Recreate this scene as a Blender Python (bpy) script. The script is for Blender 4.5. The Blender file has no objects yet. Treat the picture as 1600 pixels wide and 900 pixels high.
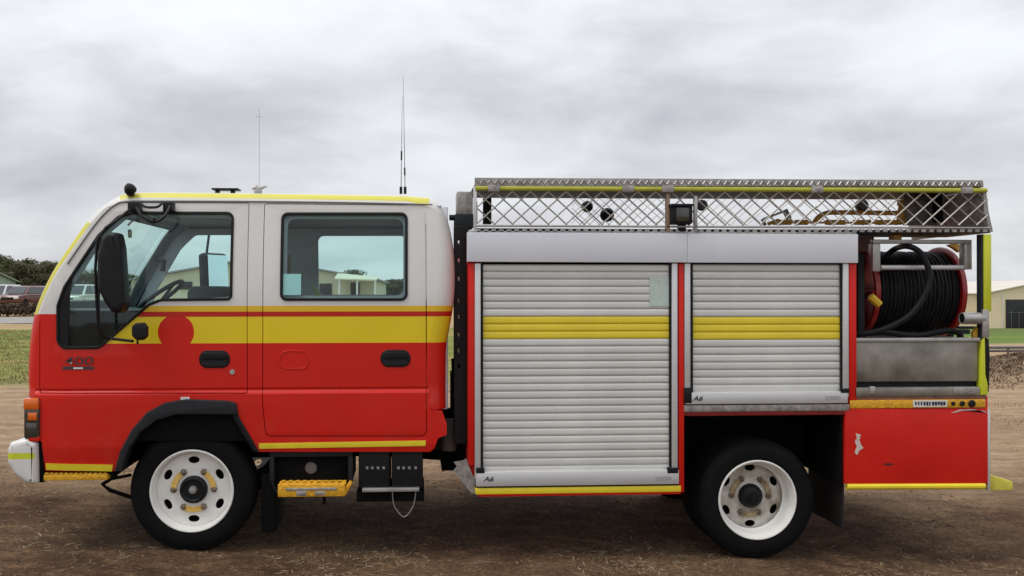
import bpy, bmesh, math, random
from mathutils import Vector, Matrix, noise
sc = bpy.context.scene
random.seed(7)
R = math.radians
# ------------------------------------------------------------ camera
D, ZC, TH, PH = 5.5, 1.57, R(3.5), 6.0/1441
FPX = 1441.0
CX0, CY0 = 740.0, 450.0
cam_d = bpy.data.cameras.new('camera'); cam = bpy.data.objects.new('camera', cam_d)
sc.collection.objects.link(cam); sc.camera = cam
cam_d.sensor_width = 36; cam_d.lens = 36*FPX/1600
cam_d.shift_x = (800-CX0)/1600
cam_d.clip_start = 0.1; cam_d.clip_end = 3000
cam.location = (0, -D, ZC)
cam.rotation_euler = (R(90)+PH, 0, -TH)
CP = Vector((0, -D, ZC)); CM = cam.rotation_euler.to_matrix()
def P(px, py, Y=0.0):
    """point of the plane y=Y seen at pixel (px,py) of the 1600x900 photograph"""
    d = CM @ Vector((px-CX0, CY0-py, -FPX))
    t = (Y+D)/d.y
    return CP + d*t
def XZ(px, py, Y=0.0):
    p = P(px, py, Y); return (p.x, p.z)
# ------------------------------------------------------------ sky and light
w = bpy.data.worlds.new("World"); sc.world = w; w.use_nodes = True
nt = w.node_tree; nt.nodes.clear()
N = nt.nodes.new; L = nt.links.new
SUN_EL, SUN_AZ = R(62), R(248)
out = N('ShaderNodeOutputWorld'); sky = N('ShaderNodeTexSky'); sky.sky_type = 'NISHITA'
sky.sun_disc = False; sky.sun_elevation = SUN_EL; sky.sun_rotation = SUN_AZ
bg1 = N('ShaderNodeBackground'); bg1.inputs[1].default_value = 0.1; L(sky.outputs[0], bg1.inputs[0])
tc = N('ShaderNodeTexCoord'); sep = N('ShaderNodeSeparateXYZ'); L(tc.outputs['Generated'], sep.inputs[0])
def mth(op, a, b=None, c=None, clamp=False, tree=None):
    n = (tree or nt).nodes.new('ShaderNodeMath'); n.operation = op; n.use_clamp = clamp
    for i, v in enumerate((a, b, c)):
        if v is None: continue
        if isinstance(v, (int, float)): n.inputs[i].default_value = v
        else: (tree or nt).links.new(v, n.inputs[i])
    return n.outputs[0]
comb = N('ShaderNodeCombineXYZ'); L(sep.outputs[0], comb.inputs[0]); L(sep.outputs[1], comb.inputs[1]); L(mth('MULTIPLY', mth('POWER', mth('MAXIMUM', sep.outputs[2], 0.0), 0.85), 2.6), comb.inputs[2])
def wnoise(scale, detail, rough, off, dist=0.0, sx=1.0):
    mp = N('ShaderNodeMapping'); L(comb.outputs[0], mp.inputs[0]); mp.inputs['Location'].default_value = off
    mp.inputs['Scale'].default_value = (sx, 1, 1)
    n = N('ShaderNodeTexNoise'); L(mp.outputs[0], n.inputs['Vector'])
    n.inputs['Scale'].default_value = scale; n.inputs['Detail'].default_value = detail
    n.inputs['Roughness'].default_value = rough; n.inputs['Distortion'].default_value = dist
    return n.outputs[0]
n1 = wnoise(1.9, 5, 0.5, (5.1, 2.4, 0.3), 0.2); n2 = wnoise(5.0, 5, 0.55, (7.7, 2.2, 1.0), 0.3)
mixv = mth('ADD', mth('MULTIPLY', n1, 0.60), mth('MULTIPLY', n2, 0.40))
cr = N('ShaderNodeValToRGB'); L(mixv, cr.inputs[0])
e = cr.color_ramp.elements
e[0].position = 0.34; e[0].color = (0.44, 0.455, 0.495, 1)
e[1].position = 0.68; e[1].color = (0.95, 0.97, 0.99, 1)
m = e.new(0.44); m.color = (0.56, 0.57, 0.61, 1)
m = e.new(0.53); m.color = (0.685, 0.70, 0.73, 1)
bg2 = N('ShaderNodeBackground'); L(cr.outputs[0], bg2.inputs[0])
# an overcast sky is brighter towards the zenith
L(mth('ADD', 0.96, mth('MULTIPLY', mth('MAXIMUM', sep.outputs[2], 0.0), 0.9)), bg2.inputs[1])
thin = N('ShaderNodeMapRange'); L(mixv, thin.inputs[0])
thin.inputs[1].default_value = 0.54; thin.inputs[2].default_value = 0.66
thin.inputs[3].default_value = 0.97; thin.inputs[4].default_value = 0.80
mx = N('ShaderNodeMixShader'); L(thin.outputs[0], mx.inputs[0]); L(bg1.outputs[0], mx.inputs[1]); L(bg2.outputs[0], mx.inputs[2])
L(mx.outputs[0], out.inputs[0])
sun_d = bpy.data.lights.new('sun', 'SUN'); sun_d.energy = 1.5; sun_d.angle = R(25); sun_d.color = (1, .965, .92)
sun = bpy.data.objects.new('sun', sun_d); sc.collection.objects.link(sun)
# sun_rotation is measured from +Y towards +X
sdir = Vector((math.sin(SUN_AZ)*math.cos(SUN_EL), math.cos(SUN_AZ)*math.cos(SUN_EL), math.sin(SUN_EL)))
sun.rotation_euler = sdir.to_track_quat('Z', 'Y').to_euler()
vs = sc.view_settings; vs.view_transform = 'Standard'; vs.look = 'None'; vs.exposure = 0.06; vs.gamma = 1.0; vs.use_curve_mapping = False
sc.cycles.use_denoising = True
sc.cycles.transparent_max_bounces = 16

# ------------------------------------------------------------ materials
MATS = {}
def mat(name, col, rough=0.6, metal=0.0, var=0.0, vscale=6.0, bump=0.0, bscale=40.0, coat=0.0, stretch=(1, 1, 1), spec=0.5, col2=None, rvar=0.0):
    if name in MATS: return MATS[name]
    m = bpy.data.materials.new(name); m.use_nodes = True; MATS[name] = m
    t = m.node_tree; b = t.nodes['Principled BSDF']
    b.inputs['Base Color'].default_value = (*col, 1); b.inputs['Roughness'].default_value = rough
    b.inputs['Metallic'].default_value = metal; b.inputs['Coat Weight'].default_value = coat
    b.inputs['Coat Roughness'].default_value = 0.06
    b.inputs['Specular IOR Level'].default_value = spec
    tc = t.nodes.new('ShaderNodeTexCoord'); mp = t.nodes.new('ShaderNodeMapping')
    t.links.new(tc.outputs['Object'], mp.inputs[0]); mp.inputs['Scale'].default_value = stretch
    if var > 0 or col2:
        n = t.nodes.new('ShaderNodeTexNoise'); n.inputs['Scale'].default_value = vscale; n.inputs['Detail'].default_value = 6
        n.inputs['Roughness'].default_value = 0.65
        t.links.new(mp.outputs[0], n.inputs['Vector'])
        r = t.nodes.new('ShaderNodeValToRGB'); t.links.new(n.outputs[0], r.inputs[0])
        c2 = col2 or tuple(min(1, c*(1+var)) for c in col)
        c1 = tuple(c*(1-var) for c in col)
        r.color_ramp.elements[0].position = 0.3; r.color_ramp.elements[0].color = (*c1, 1)
        r.color_ramp.elements[1].position = 0.7; r.color_ramp.elements[1].color = (*c2, 1)
        t.links.new(r.outputs[0], b.inputs['Base Color'])
        if rvar:
            mr = t.nodes.new('ShaderNodeMapRange'); t.links.new(n.outputs[0], mr.inputs[0])
            mr.inputs[1].default_value = .3; mr.inputs[2].default_value = .7
            mr.inputs[3].default_value = max(0.02, rough-rvar); mr.inputs[4].default_value = min(1, rough+rvar)
            t.links.new(mr.outputs[0], b.inputs['Roughness'])
    if bump > 0:
        n2 = t.nodes.new('ShaderNodeTexNoise'); n2.inputs['Scale'].default_value = bscale; n2.inputs['Detail'].default_value = 5
        t.links.new(mp.outputs[0], n2.inputs['Vector'])
        bp = t.nodes.new('ShaderNodeBump'); bp.inputs['Strength'].default_value = bump; bp.inputs['Distance'].default_value = 0.02
        t.links.new(n2.outputs[0], bp.inputs['Height']); t.links.new(bp.outputs[0], b.inputs['Normal'])
    return m
RED = (0.61, 0.015, 0.008); YEL = (0.76, 0.57, 0.02); WHT = (0.70, 0.685, 0.65)
M_white = mat('white_paint', WHT, 0.3, 0, 0.03, 3, coat=0.4)
M_red = mat('red_paint', RED, 0.38, 0, 0.10, 2.5, coat=0.06, rvar=0.08, spec=.25)
M_yel = mat('yellow_reflective_tape', (0.80, 0.64, 0.03), 0.4, 0, 0.08, 8)
M_lime = mat('lime_reflective_tape', (0.58, 0.62, 0.03), 0.4, 0, 0.08, 8)
M_limeroof = mat('roof_edge_tape', (0.62, 0.57, 0.07), 0.4, 0, 0.05, 8)
M_orange = mat('worn_yellow_step_paint', (0.70, 0.36, 0.015), 0.55, 0, 0.25, 30, bump=0.4, bscale=60)
M_blk = mat('black_plastic', (0.010, 0.010, 0.011), 0.45, 0, 0.2, 20, spec=.22)
M_dark = mat('dark_grey_flare_plastic', (0.02, 0.021, 0.024), 0.55, 0, 0.15, 12, spec=.2)
M_chassis = mat('chassis_black', (0.007, 0.007, 0.007), 0.8, 0, 0.3, 15, spec=.08)
M_rubber = mat('tyre_rubber', (0.0065, 0.0065, 0.007), 0.75, 0, 0.25, 9, bump=0.15, bscale=60, spec=.12)
M_hose = mat('black_hose_rubber', (0.010, 0.010, 0.012), 0.5, 0, 0.2, 20, spec=.2)
M_rim = mat('white_rim_paint', (0.82, 0.81, 0.76), 0.45, 0, 0.08, 9, rvar=0.1)
M_rimrust = mat('rim_rust_stained', (0.85, 0.44, 0.02), 0.6, 0, 0.15, 30, col2=(0.86, 0.62, 0.20))
M_nut = mat('rusty_nut', (0.14, 0.08, 0.045), 0.55, 0.5, 0.4, 60, col2=(0.35, 0.28, 0.22))
M_alu = mat('brushed_aluminium', (0.62, 0.62, 0.62), 0.42, 0.35, 0.05, 4, stretch=(1, 1, 8))
M_slat = mat('shutter_aluminium', (0.62, 0.615, 0.58), 0.40, 0.3, 0.08, 3, stretch=(1, 1, 3), rvar=0.07)
def objvar(m, amt):
    t = m.node_tree; b = t.nodes['Principled BSDF']; lk = b.inputs['Base Color'].links[0]; src = lk.from_socket
    oi = t.nodes.new('ShaderNodeObjectInfo'); mr = t.nodes.new('ShaderNodeMapRange'); t.links.new(oi.outputs['Random'], mr.inputs[0]); mr.inputs[3].default_value = 1-amt; mr.inputs[4].default_value = 1+amt
    mm = t.nodes.new('ShaderNodeVectorMath'); mm.operation = 'SCALE'; t.links.new(src, mm.inputs[0]); t.links.new(mr.outputs[0], mm.inputs['Scale']); t.links.new(mm.outputs[0], b.inputs['Base Color'])
objvar(M_slat, .07)
M_slaty = mat('shutter_yellow_tape', (0.74, 0.58, 0.03), 0.4, 0, 0.08, 4)
M_fascia = mat('silver_fascia_paint', (0.66, 0.68, 0.72), 0.35, 0.1, 0.03, 2, coat=0.2)
M_tread = mat('weathered_tread_plate', (0.27, 0.255, 0.24), 0.55, 0.5, 0.3, 25, col2=(0.5, 0.47, 0.44))
M_steel = mat('stainless_tray_steel', (0.20, 0.185, 0.155), 0.42, 0.5, 0.25, 3.5, col2=(0.42, 0.39, 0.34), rvar=0.1)
M_galv = mat('galvanised_steel', (0.42, 0.41, 0.39), 0.45, 0.6, 0.2, 12)
M_wire = mat('mesh_wire', (0.46, 0.44, 0.41), 0.45, 0.6, 0.1, 12)
M_orlens = mat('orange_lens', (0.75, 0.14, 0.01), 0.2, 0, 0.1, 30, coat=0.6)
M_dklens = mat('smoked_lens', (0.05, 0.045, 0.035), 0.12, 0, 0.3, 30, coat=0.6)
M_liner = mat('grey_cab_lining', (0.72, 0.75, 0.80), 0.85, 0, 0.08, 8)
M_seat = mat('grey_seat_fabric', (0.07, 0.08, 0.09), 0.9, 0, 0.2, 30)
M_dash = mat('dark_dashboard', (0.022, 0.025, 0.028), 0.6, 0, 0.2, 10, spec=.2)
M_brass = mat('ochre_pipe_paint', (0.74, 0.40, 0.07), 0.5, 0.1, 0.3, 20)
M_redreel = mat('reel_red_paint', (0.32, 0.012, 0.012), 0.35, 0, 0.15, 8, coat=0.2)
M_teal = mat('pale_teal', (0.30, 0.62, 0.60), 0.5)
M_mint = mat('pale_green_sticker', (0.52, 0.62, 0.57), 0.5, 0, 0.12, 40)
M_badge = mat('badge_grey', (0.075, 0.05, 0.055), 0.35, 0.3)
M_lblw = mat('label_white', (0.7, 0.7, 0.68), 0.5)
M_ink = mat('print_black', (0.015, 0.015, 0.015), 0.6)
M_inkg = mat('print_grey', (0.33, 0.33, 0.31), 0.6)
M_chip = mat('exposed_primer', (0.6, 0.52, 0.47), 0.8, 0, 0.3, 60)
M_bluegreen = M_liner
def glass(name, tint, fac=0.07):
    m = bpy.data.materials.new(name); m.use_nodes = True; t = m.node_tree; t.nodes.clear()
    o = t.nodes.new('ShaderNodeOutputMaterial'); tr = t.nodes.new('ShaderNodeBsdfTransparent'); tr.inputs[0].default_value = (*tint, 1)
    g = t.nodes.new('ShaderNodeBsdfGlossy'); g.inputs['Roughness'].default_value = 0.02; g.inputs[0].default_value = (.95, 1, .98, 1)
    fr = t.nodes.new('ShaderNodeFresnel'); fr.inputs[0].default_value = 1.5
    mx = t.nodes.new('ShaderNodeMixShader'); t.links.new(fr.outputs[0], mx.inputs[0])
    t.links.new(tr.outputs[0], mx.inputs[1]); t.links.new(g.outputs[0], mx.inputs[2]); t.links.new(mx.outputs[0], o.inputs[0])
    return m
M_glass = glass('tinted_cab_glass', (0.80, 0.955, 0.935))
M_mirror = mat('mirror_glass', (0.75, 0.9, 0.92), 0.04, 1.0)
# cab paint: white over red with the printed stripes and the plain red disc; decals set by height on the cab
ZY = lambda py: P(300, py, 0.03).z
def cab_paint():
    m = bpy.data.materials.new('cab_two_tone_paint'); m.use_nodes = True; t = m.node_tree; b = t.nodes['Principled BSDF']
    b.inputs['Roughness'].default_value = 0.38; b.inputs['Specular IOR Level'].default_value = .25; b.inputs['Coat Weight'].default_value = 0.10; b.inputs['Coat Roughness'].default_value = 0.05
    tc = t.nodes.new('ShaderNodeTexCoord'); s = t.nodes.new('ShaderNodeSeparateXYZ'); t.links.new(tc.outputs['Object'], s.inputs[0])
    X, Z = s.outputs[0], s.outputs[2]
    q = lambda op, a, b=None, c=None: mth(op, a, b, c, tree=t)
    def mixc(f, a, bb):
        n = t.nodes.new('ShaderNodeMix'); n.data_type = 'RGBA'
        for sk, v in ((n.inputs[0], f), (n.inputs[6], a), (n.inputs[7], bb)):
            if isinstance(v, tuple): sk.default_value = (*v, 1)
            elif isinstance(v, (int, float)): sk.default_value = v
            else: t.links.new(v, sk)
        return n.outputs[2]
    n = t.nodes.new('ShaderNodeTexNoise'); n.inputs['Scale'].default_value = 2.5; n.inputs['Detail'].default_value = 8; t.links.new(tc.outputs['Object'], n.inputs[0])
    below = lambda py: q('LESS_THAN', Z, ZY(py))
    above = lambda py: q('GREATER_THAN', Z, ZY(py))
    right = q('GREATER_THAN', X, P(120, 500, .03).x)
    red = mixc(n.outputs[0], tuple(c*.85 for c in RED), tuple(c*1.15 for c in RED))
    wht = mixc(n.outputs[0], tuple(c*.96 for c in WHT), tuple(min(1, c*1.04) for c in WHT))
    c = mixc(below(490.5), wht, red)
    up = q('MULTIPLY', q('MULTIPLY', below(478), above(487)), right)
    c = mixc(up, c, (0.74, 0.47, 0.025))
    mid = q('MULTIPLY', q('MULTIPLY', below(487), above(495)), right)
    c = mixc(mid, c, (0.48, 0.018, 0.008))
    lo = q('MULTIPLY', q('MULTIPLY', below(495), above(536.5)), right)
    ccx, ccz = XZ(275, 519, .03); rr = 27.5*D/FPX
    dx = q('SUBTRACT', X, ccx); dz = q('SUBTRACT', Z, ccz)
    dist = q('SQRT', q('ADD', q('MULTIPLY', dx, dx), q('MULTIPLY', dz, dz)))
    lo = q('MULTIPLY', lo, q('GREATER_THAN', dist, rr))
    c = mixc(lo, c, YEL)
    dn = t.nodes.new('ShaderNodeTexNoise'); dn.inputs['Scale'].default_value = 7; dn.inputs['Detail'].default_value = 9; dn.inputs['Roughness'].default_value = .7; t.links.new(tc.outputs['Object'], dn.inputs[0])
    mr = t.nodes.new('ShaderNodeMapRange'); t.links.new(Z, mr.inputs[0]); mr.inputs[1].default_value = ZY(560); mr.inputs[2].default_value = ZY(740); mr.inputs[3].default_value = .03; mr.inputs[4].default_value = .16
    md = t.nodes.new('ShaderNodeMapRange'); t.links.new(dn.outputs[0], md.inputs[0]); md.inputs[1].default_value = .42; md.inputs[2].default_value = .72
    c = mixc(q('MULTIPLY', mr.outputs[0], md.outputs[0]), c, (.23, .13, .085))
    t.links.new(c, b.inputs['Base Color'])
    # fine orange peel and long waves of pressed sheet metal
    n3 = t.nodes.new('ShaderNodeTexNoise'); n3.inputs['Scale'].default_value = 1.6; n3.inputs['Detail'].default_value = 2; t.links.new(tc.outputs['Object'], n3.inputs[0])
    bp = t.nodes.new('ShaderNodeBump'); bp.inputs['Strength'].default_value = 0.25; bp.inputs['Distance'].default_value = 0.03
    t.links.new(n3.outputs[0], bp.inputs['Height']); t.links.new(bp.outputs[0], b.inputs['Normal'])
    return m
M_cab = cab_paint(); M_cabg = M_cab.copy(); M_cabg.name = 'cab_shell_gloss_paint'
M_cabg.node_tree.nodes['Principled BSDF'].inputs['Coat Weight'].default_value = .3

# ------------------------------------------------------------ helpers
COL = sc.collection
def link(name, me, mats, parent=None):
    o = bpy.data.objects.new(name, me); COL.objects.link(o)
    if not isinstance(mats, (list, tuple)): mats = [mats]
    if not me.materials:
        for m in mats: me.materials.append(m)
    if parent is not None: o.parent = parent
    return o
def tag(o, label=None, cat=None, group=None, kind=None):
    if label: o['label'] = label
    if cat: o['category'] = cat
    if group: o['group'] = group
    if kind: o['kind'] = kind
    return o
def empty(name, loc=(0, 0, 0), parent=None, rz=0):
    o = bpy.data.objects.new(name, None); COL.objects.link(o); o.location = loc; o.rotation_euler.z = rz
    o.empty_display_size = 0.2
    if parent is not None: o.parent = parent
    return o
def shade(me, ang=35):
    me.shade_smooth(); me.set_sharp_from_angle(angle=R(ang))
class MB:
    def __init__(s): s.v = []; s.f = []; s.mi = []
    def add(s, vs, fs, mi=0):
        b = len(s.v); s.v += [tuple(v) for v in vs]
        s.f += [tuple(i+b for i in f) for f in fs]; s.mi += [mi]*len(fs); return s
    def box(s, a, b, bev=0.0, mi=0, mtx=None):
        x0, x1 = sorted((a[0], b[0])); y0, y1 = sorted((a[1], b[1])); z0, z1 = sorted((a[2], b[2]))
        if bev <= 0:
            vs = [Vector(p) for p in ((x0, y0, z0), (x1, y0, z0), (x1, y1, z0), (x0, y1, z0), (x0, y0, z1), (x1, y0, z1), (x1, y1, z1), (x0, y1, z1))]
            fs = [(0, 3, 2, 1), (4, 5, 6, 7), (0, 1, 5, 4), (1, 2, 6, 5), (2, 3, 7, 6), (3, 0, 4, 7)]
        else:
            bm = bmesh.new(); bmesh.ops.create_cube(bm, size=1)
            for v in bm.verts: v.co = Vector(((x0+x1)/2+v.co.x*(x1-x0), (y0+y1)/2+v.co.y*(y1-y0), (z0+z1)/2+v.co.z*(z1-z0)))
            bmesh.ops.bevel(bm, geom=list(bm.edges), offset=min(bev, .49*min(x1-x0, y1-y0, z1-z0)), segments=2, affect='EDGES', profile=.5)
            bm.verts.index_update(); vs = [v.co.copy() for v in bm.verts]; fs = [[v.index for v in f.verts] for f in bm.faces]; bm.free()
        if mtx: vs = [mtx @ v for v in vs]
        return s.add(vs, fs, mi)
    def tube(s, pts, r, n=10, mi=0, caps=True, rs=None):
        pts = [Vector(p) for p in pts]; vs = []; fs = []
        up = None
        for i, p in enumerate(pts):
            t = (pts[min(i+1, len(pts)-1)]-pts[max(i-1, 0)]).normalized()
            if up is None:
                up = Vector((0, 0, 1)) if abs(t.z) < .9 else Vector((1, 0, 0))
            a = (up - t*up.dot(t)).normalized(); up = a; b = t.cross(a)
            rr = rs[i] if rs else r
            for k in range(n):
                an = 2*math.pi*k/n; vs.append(p+(a*math.cos(an)+b*math.sin(an))*rr)
        for i in range(len(pts)-1):
            for k in range(n):
                k2 = (k+1) % n; fs.append((i*n+k, i*n+k2, (i+1)*n+k2, (i+1)*n+k))
        if caps: fs.append(tuple(range(n-1, -1, -1))); fs.append(tuple((len(pts)-1)*n+k for k in range(n)))
        return s.add(vs, fs, mi)
    def lathe(s, prof, c, axis='Y', n=48, mi=0, mis=None, close=False):
        """prof: (radius, along-axis) pairs"""
        vs = []; c = Vector(c)
        for (r, h) in prof:
            for k in range(n):
                a = 2*math.pi*k/n; u, v = r*math.cos(a), r*math.sin(a)
                vs.append(c+(Vector((u, h, v)) if axis == 'Y' else Vector((h, u, v)) if axis == 'X' else Vector((u, v, h))))
        m = len(prof)
        for i in range(m if close else m-1):
            j = (i+1) % m; fs = []
            for k in range(n):
                k2 = (k+1) % n; q = (i*n+k, j*n+k, j*n+k2, i*n+k2)
                fs.append(q if axis != 'X' else q[::-1])
            b = len(s.v)
            if i == 0: base = b; s.v += [tuple(v) for v in vs]
            s.f += [tuple(x+base for x in f) for f in fs]; s.mi += [mis[i] if mis else mi]*len(fs)
        return s
    def mesh(s, name, ang=35):
        me = bpy.data.meshes.new(name); me.from_pydata(s.v, [], s.f); me.update()
        me.polygons.foreach_set('material_index', s.mi)
        bm = bmesh.new(); bm.from_mesh(me); bmesh.ops.recalc_face_normals(bm, faces=bm.faces); bm.to_mesh(me); bm.free()
        shade(me, ang); return me
    def build(s, name, mats, parent=None, ang=35): return link(name, s.mesh(name, ang), mats, parent)
def area(p): return sum(p[i][0]*p[(i+1) % len(p)][1]-p[(i+1) % len(p)][0]*p[i][1] for i in range(len(p)))/2
def rpoly(pts, seg=5):
    """(x,y,r) corners -> rounded outline in the same plane"""
    o = []; n = len(pts)
    for i, p in enumerate(pts):
        r = p[2] if len(p) > 2 else 0
        if r <= 0: o.append((p[0], p[1])); continue
        a = Vector(pts[i-1][:2]); b = Vector(p[:2]); c = Vector(pts[(i+1) % n][:2])
        u = (a-b); v = (c-b); lu, lv = u.length, v.length; u.normalize(); v.normalize()
        ang = u.angle(v)
        if ang > 3.1: o.append((p[0], p[1])); continue
        t = min(r/math.tan(ang/2), lu*.5, lv*.5); rr = t*math.tan(ang/2)
        cc = b+(u+v).normalized()*(rr/math.sin(ang/2)); s0 = b+u*t-cc; s1 = b+v*t-cc
        a0 = math.atan2(s0.y, s0.x); a1 = math.atan2(s1.y, s1.x); da = (a1-a0+math.pi) % (2*math.pi)-math.pi
        for k in range(seg+1):
            an = a0+da*k/seg; o.append((cc.x+rr*math.cos(an), cc.y+rr*math.sin(an)))
    return o
def inset(poly, d):
    """d may be a number or one per vertex; positive = inwards"""
    n = len(poly); sg = 1 if area(poly) > 0 else -1; o = []
    ds = d if isinstance(d, (list, tuple)) else [d]*n
    for i in range(n):
        a, b, c = Vector(poly[i-1]), Vector(poly[i]), Vector(poly[(i+1) % n])
        e1 = (b-a).normalized() if (b-a).length > 1e-9 else (c-b).normalized(); e2 = (c-b).normalized() if (c-b).length > 1e-9 else e1
        n1 = Vector((-e1.y, e1.x))*sg; n2 = Vector((-e2.y, e2.x))*sg; nn = n1+n2
        if nn.length < 1e-6: nn = n1
        nn.normalize(); k = max(.5, nn.dot(n1)); q = b+nn*(ds[i]/k); o.append((q.x, q.y))
    return o
def toXZ(poly, Y): return [XZ(p[0], p[1], Y) for p in poly]
def plate(polys, y0, th, bev=0.0, bseg=2):
    """polys in XZ (outline, holes...), front face at y0, extends th away from the camera -> mesh"""
    cu = bpy.data.curves.new('c', 'CURVE'); cu.dimensions = '2D'; cu.fill_mode = 'BOTH'
    for pl in polys:
        sp = cu.splines.new('POLY'); sp.points.add(len(pl)-1)
        for i, p in enumerate(pl): sp.points[i].co = (p[0], p[1], 0, 1)
        sp.use_cyclic_u = True
    cu.extrude = max(0.0, th/2-bev); cu.bevel_depth = bev; cu.bevel_resolution = bseg; cu.offset = -bev
    ob = bpy.data.objects.new('c', cu)
    me = bpy.data.meshes.new_from_object(ob)
    for v in me.vertices: x, y, z = v.co; v.co = (x, y0+th/2-z, y)
    bpy.data.objects.remove(ob); bpy.data.curves.remove(cu); me.materials.clear()
    bm = bmesh.new(); bm.from_mesh(me); bmesh.ops.remove_doubles(bm, verts=bm.verts, dist=1e-5); bm.to_mesh(me); bm.free()
    shade(me, 30); return me
def pl(name, polys, y0, th, m, parent, bev=0.0, Yp=None, pix=True):
    """plate from pixel outlines"""
    if pix: polys = [toXZ(p, y0 if Yp is None else Yp) for p in polys]
    return link(name, plate(polys, y0, th, bev), m, parent)
def rect(x0, y0, x1, y1, r=0): return rpoly([(x0, y0, r), (x1, y0, r), (x1, y1, r), (x0, y1, r)])
def pbox(mb, px0, py0, px1, py1, y0, y1, bev=0.003, mi=0):
    """box whose front face fills the pixel rectangle at depth y0"""
    x0, z0 = XZ(px0, py0, y0); x1, z1 = XZ(px1, py1, y0)
    x0b = XZ(px0, (py0+py1)/2, y0)[0]
    return mb.box((x0b, y0, z0), (x1, y1, z1), bev, mi)
def bx(name, px0, py0, px1, py1, y0, y1, m, parent, bev=0.003): return pbox(MB(), px0, py0, px1, py1, y0, y1, bev).build(name, m, parent)
def text(name, s, px, py, hpx, Y, m, parent, shear=0, wscale=1.0, bold=0.0):
    cu = bpy.data.curves.new('t', 'FONT'); cu.body = s; cu.size = 1; cu.shear = shear; cu.extrude = 0.0; cu.offset = bold
    cu.align_x = 'CENTER'; cu.align_y = 'CENTER'
    ob = bpy.data.objects.new('t', cu); me = bpy.data.meshes.new_from_object(ob); bpy.data.objects.remove(ob); bpy.data.curves.remove(cu)
    h = hpx*(D+Y)/FPX/0.72; c = P(px, py, Y)
    for v in me.vertices: x, y, z = v.co; v.co = (c.x+x*h*wscale, Y, c.z+y*h)
    me.materials.clear(); return link(name, me, m, parent)
def catmull(pts, n=8):
    pts = [Vector(p) for p in pts]; q = [pts[0]]+pts+[pts[-1]]; o = []
    for i in range(1, len(q)-2):
        p0, p1, p2, p3 = q[i-1], q[i], q[i+1], q[i+2]
        for k in range(n):
            t = k/n; o.append(.5*((2*p1)+(-p0+p2)*t+(2*p0-5*p1+4*p2-p3)*t*t+(-p0+3*p1-3*p2+p3)*t**3))
    o.append(pts[-1]); return o
W = 1.98                       # width of the truck
CY = 0.03                      # plane of the cab side

# ------------------------------------------------------------ terrain
gf = P(297, 862, 0.08); gr = P(1180, 874, 0.08)
SL = (gr.z-gf.z)/(gr.x-gf.x)
def sm(t): t = max(0., min(1., t)); return t*t*(3-2*t)
DROP = [(0, 0), (12, -.05), (15, -.22), (25, -.35), (35, -1.15), (60, -1.95), (122, -3.4), (260, -4.2), (3000, -4.2)]
def drop(d):
    for (a, u), (b, v) in zip(DROP, DROP[1:]):
        if d <= b: return u+(v-u)*max(0, d-a)/(b-a)
    return DROP[-1][1]
def H(x, y):
    d = y+D
    k = 1-sm((abs(x)-3)/8); k2 = 1-sm((y-4)/8)
    z = (gf.z+SL*(max(-6, min(6, x))-gf.x))*k*k2
    z += drop(d)*sm((x-3)/7)
    z += .52*math.exp(-((x-13.4)/4.2)**2-((y-12.6)/1.7)**2)*(1+.25*noise.noise(Vector((x*1.3, y*1.3, 5))))
    z += .42*sm((y-54)/8)*(1-sm((x+2)/8))
    if y > 7: z += .05*noise.noise(Vector((x*.4, y*.4, 1)))*min(1, (y-7)/5)
    n = noise.noise(Vector((x*3, y*3, 2)))*.008+noise.noise(Vector((x*9, y*9, 3)))*.007
    return z+n
def axis(lo, hi, fine, step, grow=1.13):
    a, b = fine; v = [a+i*step for i in range(int((b-a)/step)+1)]
    s = step; x = v[-1]
    while x < hi: s *= grow; x += s; v.append(x)
    s = step; x = v[0]; l = []
    while x > lo: s *= grow; x -= s; l.append(x)
    return l[::-1]+v
xs = axis(-1500, 1500, (-4.2, 5), .04, 1.06); ys = axis(-40, 2200, (-1.2, 3.0), .04, 1.06)
gv = [(x, y, H(x, y)) for y in ys for x in xs]; nx = len(xs)
gfc = [(j*nx+i, j*nx+i+1, (j+1)*nx+i+1, (j+1)*nx+i) for j in range(len(ys)-1) for i in range(nx-1)]
me = bpy.data.meshes.new('ground'); me.from_pydata(gv, [], gfc); me.shade_smooth()
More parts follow.
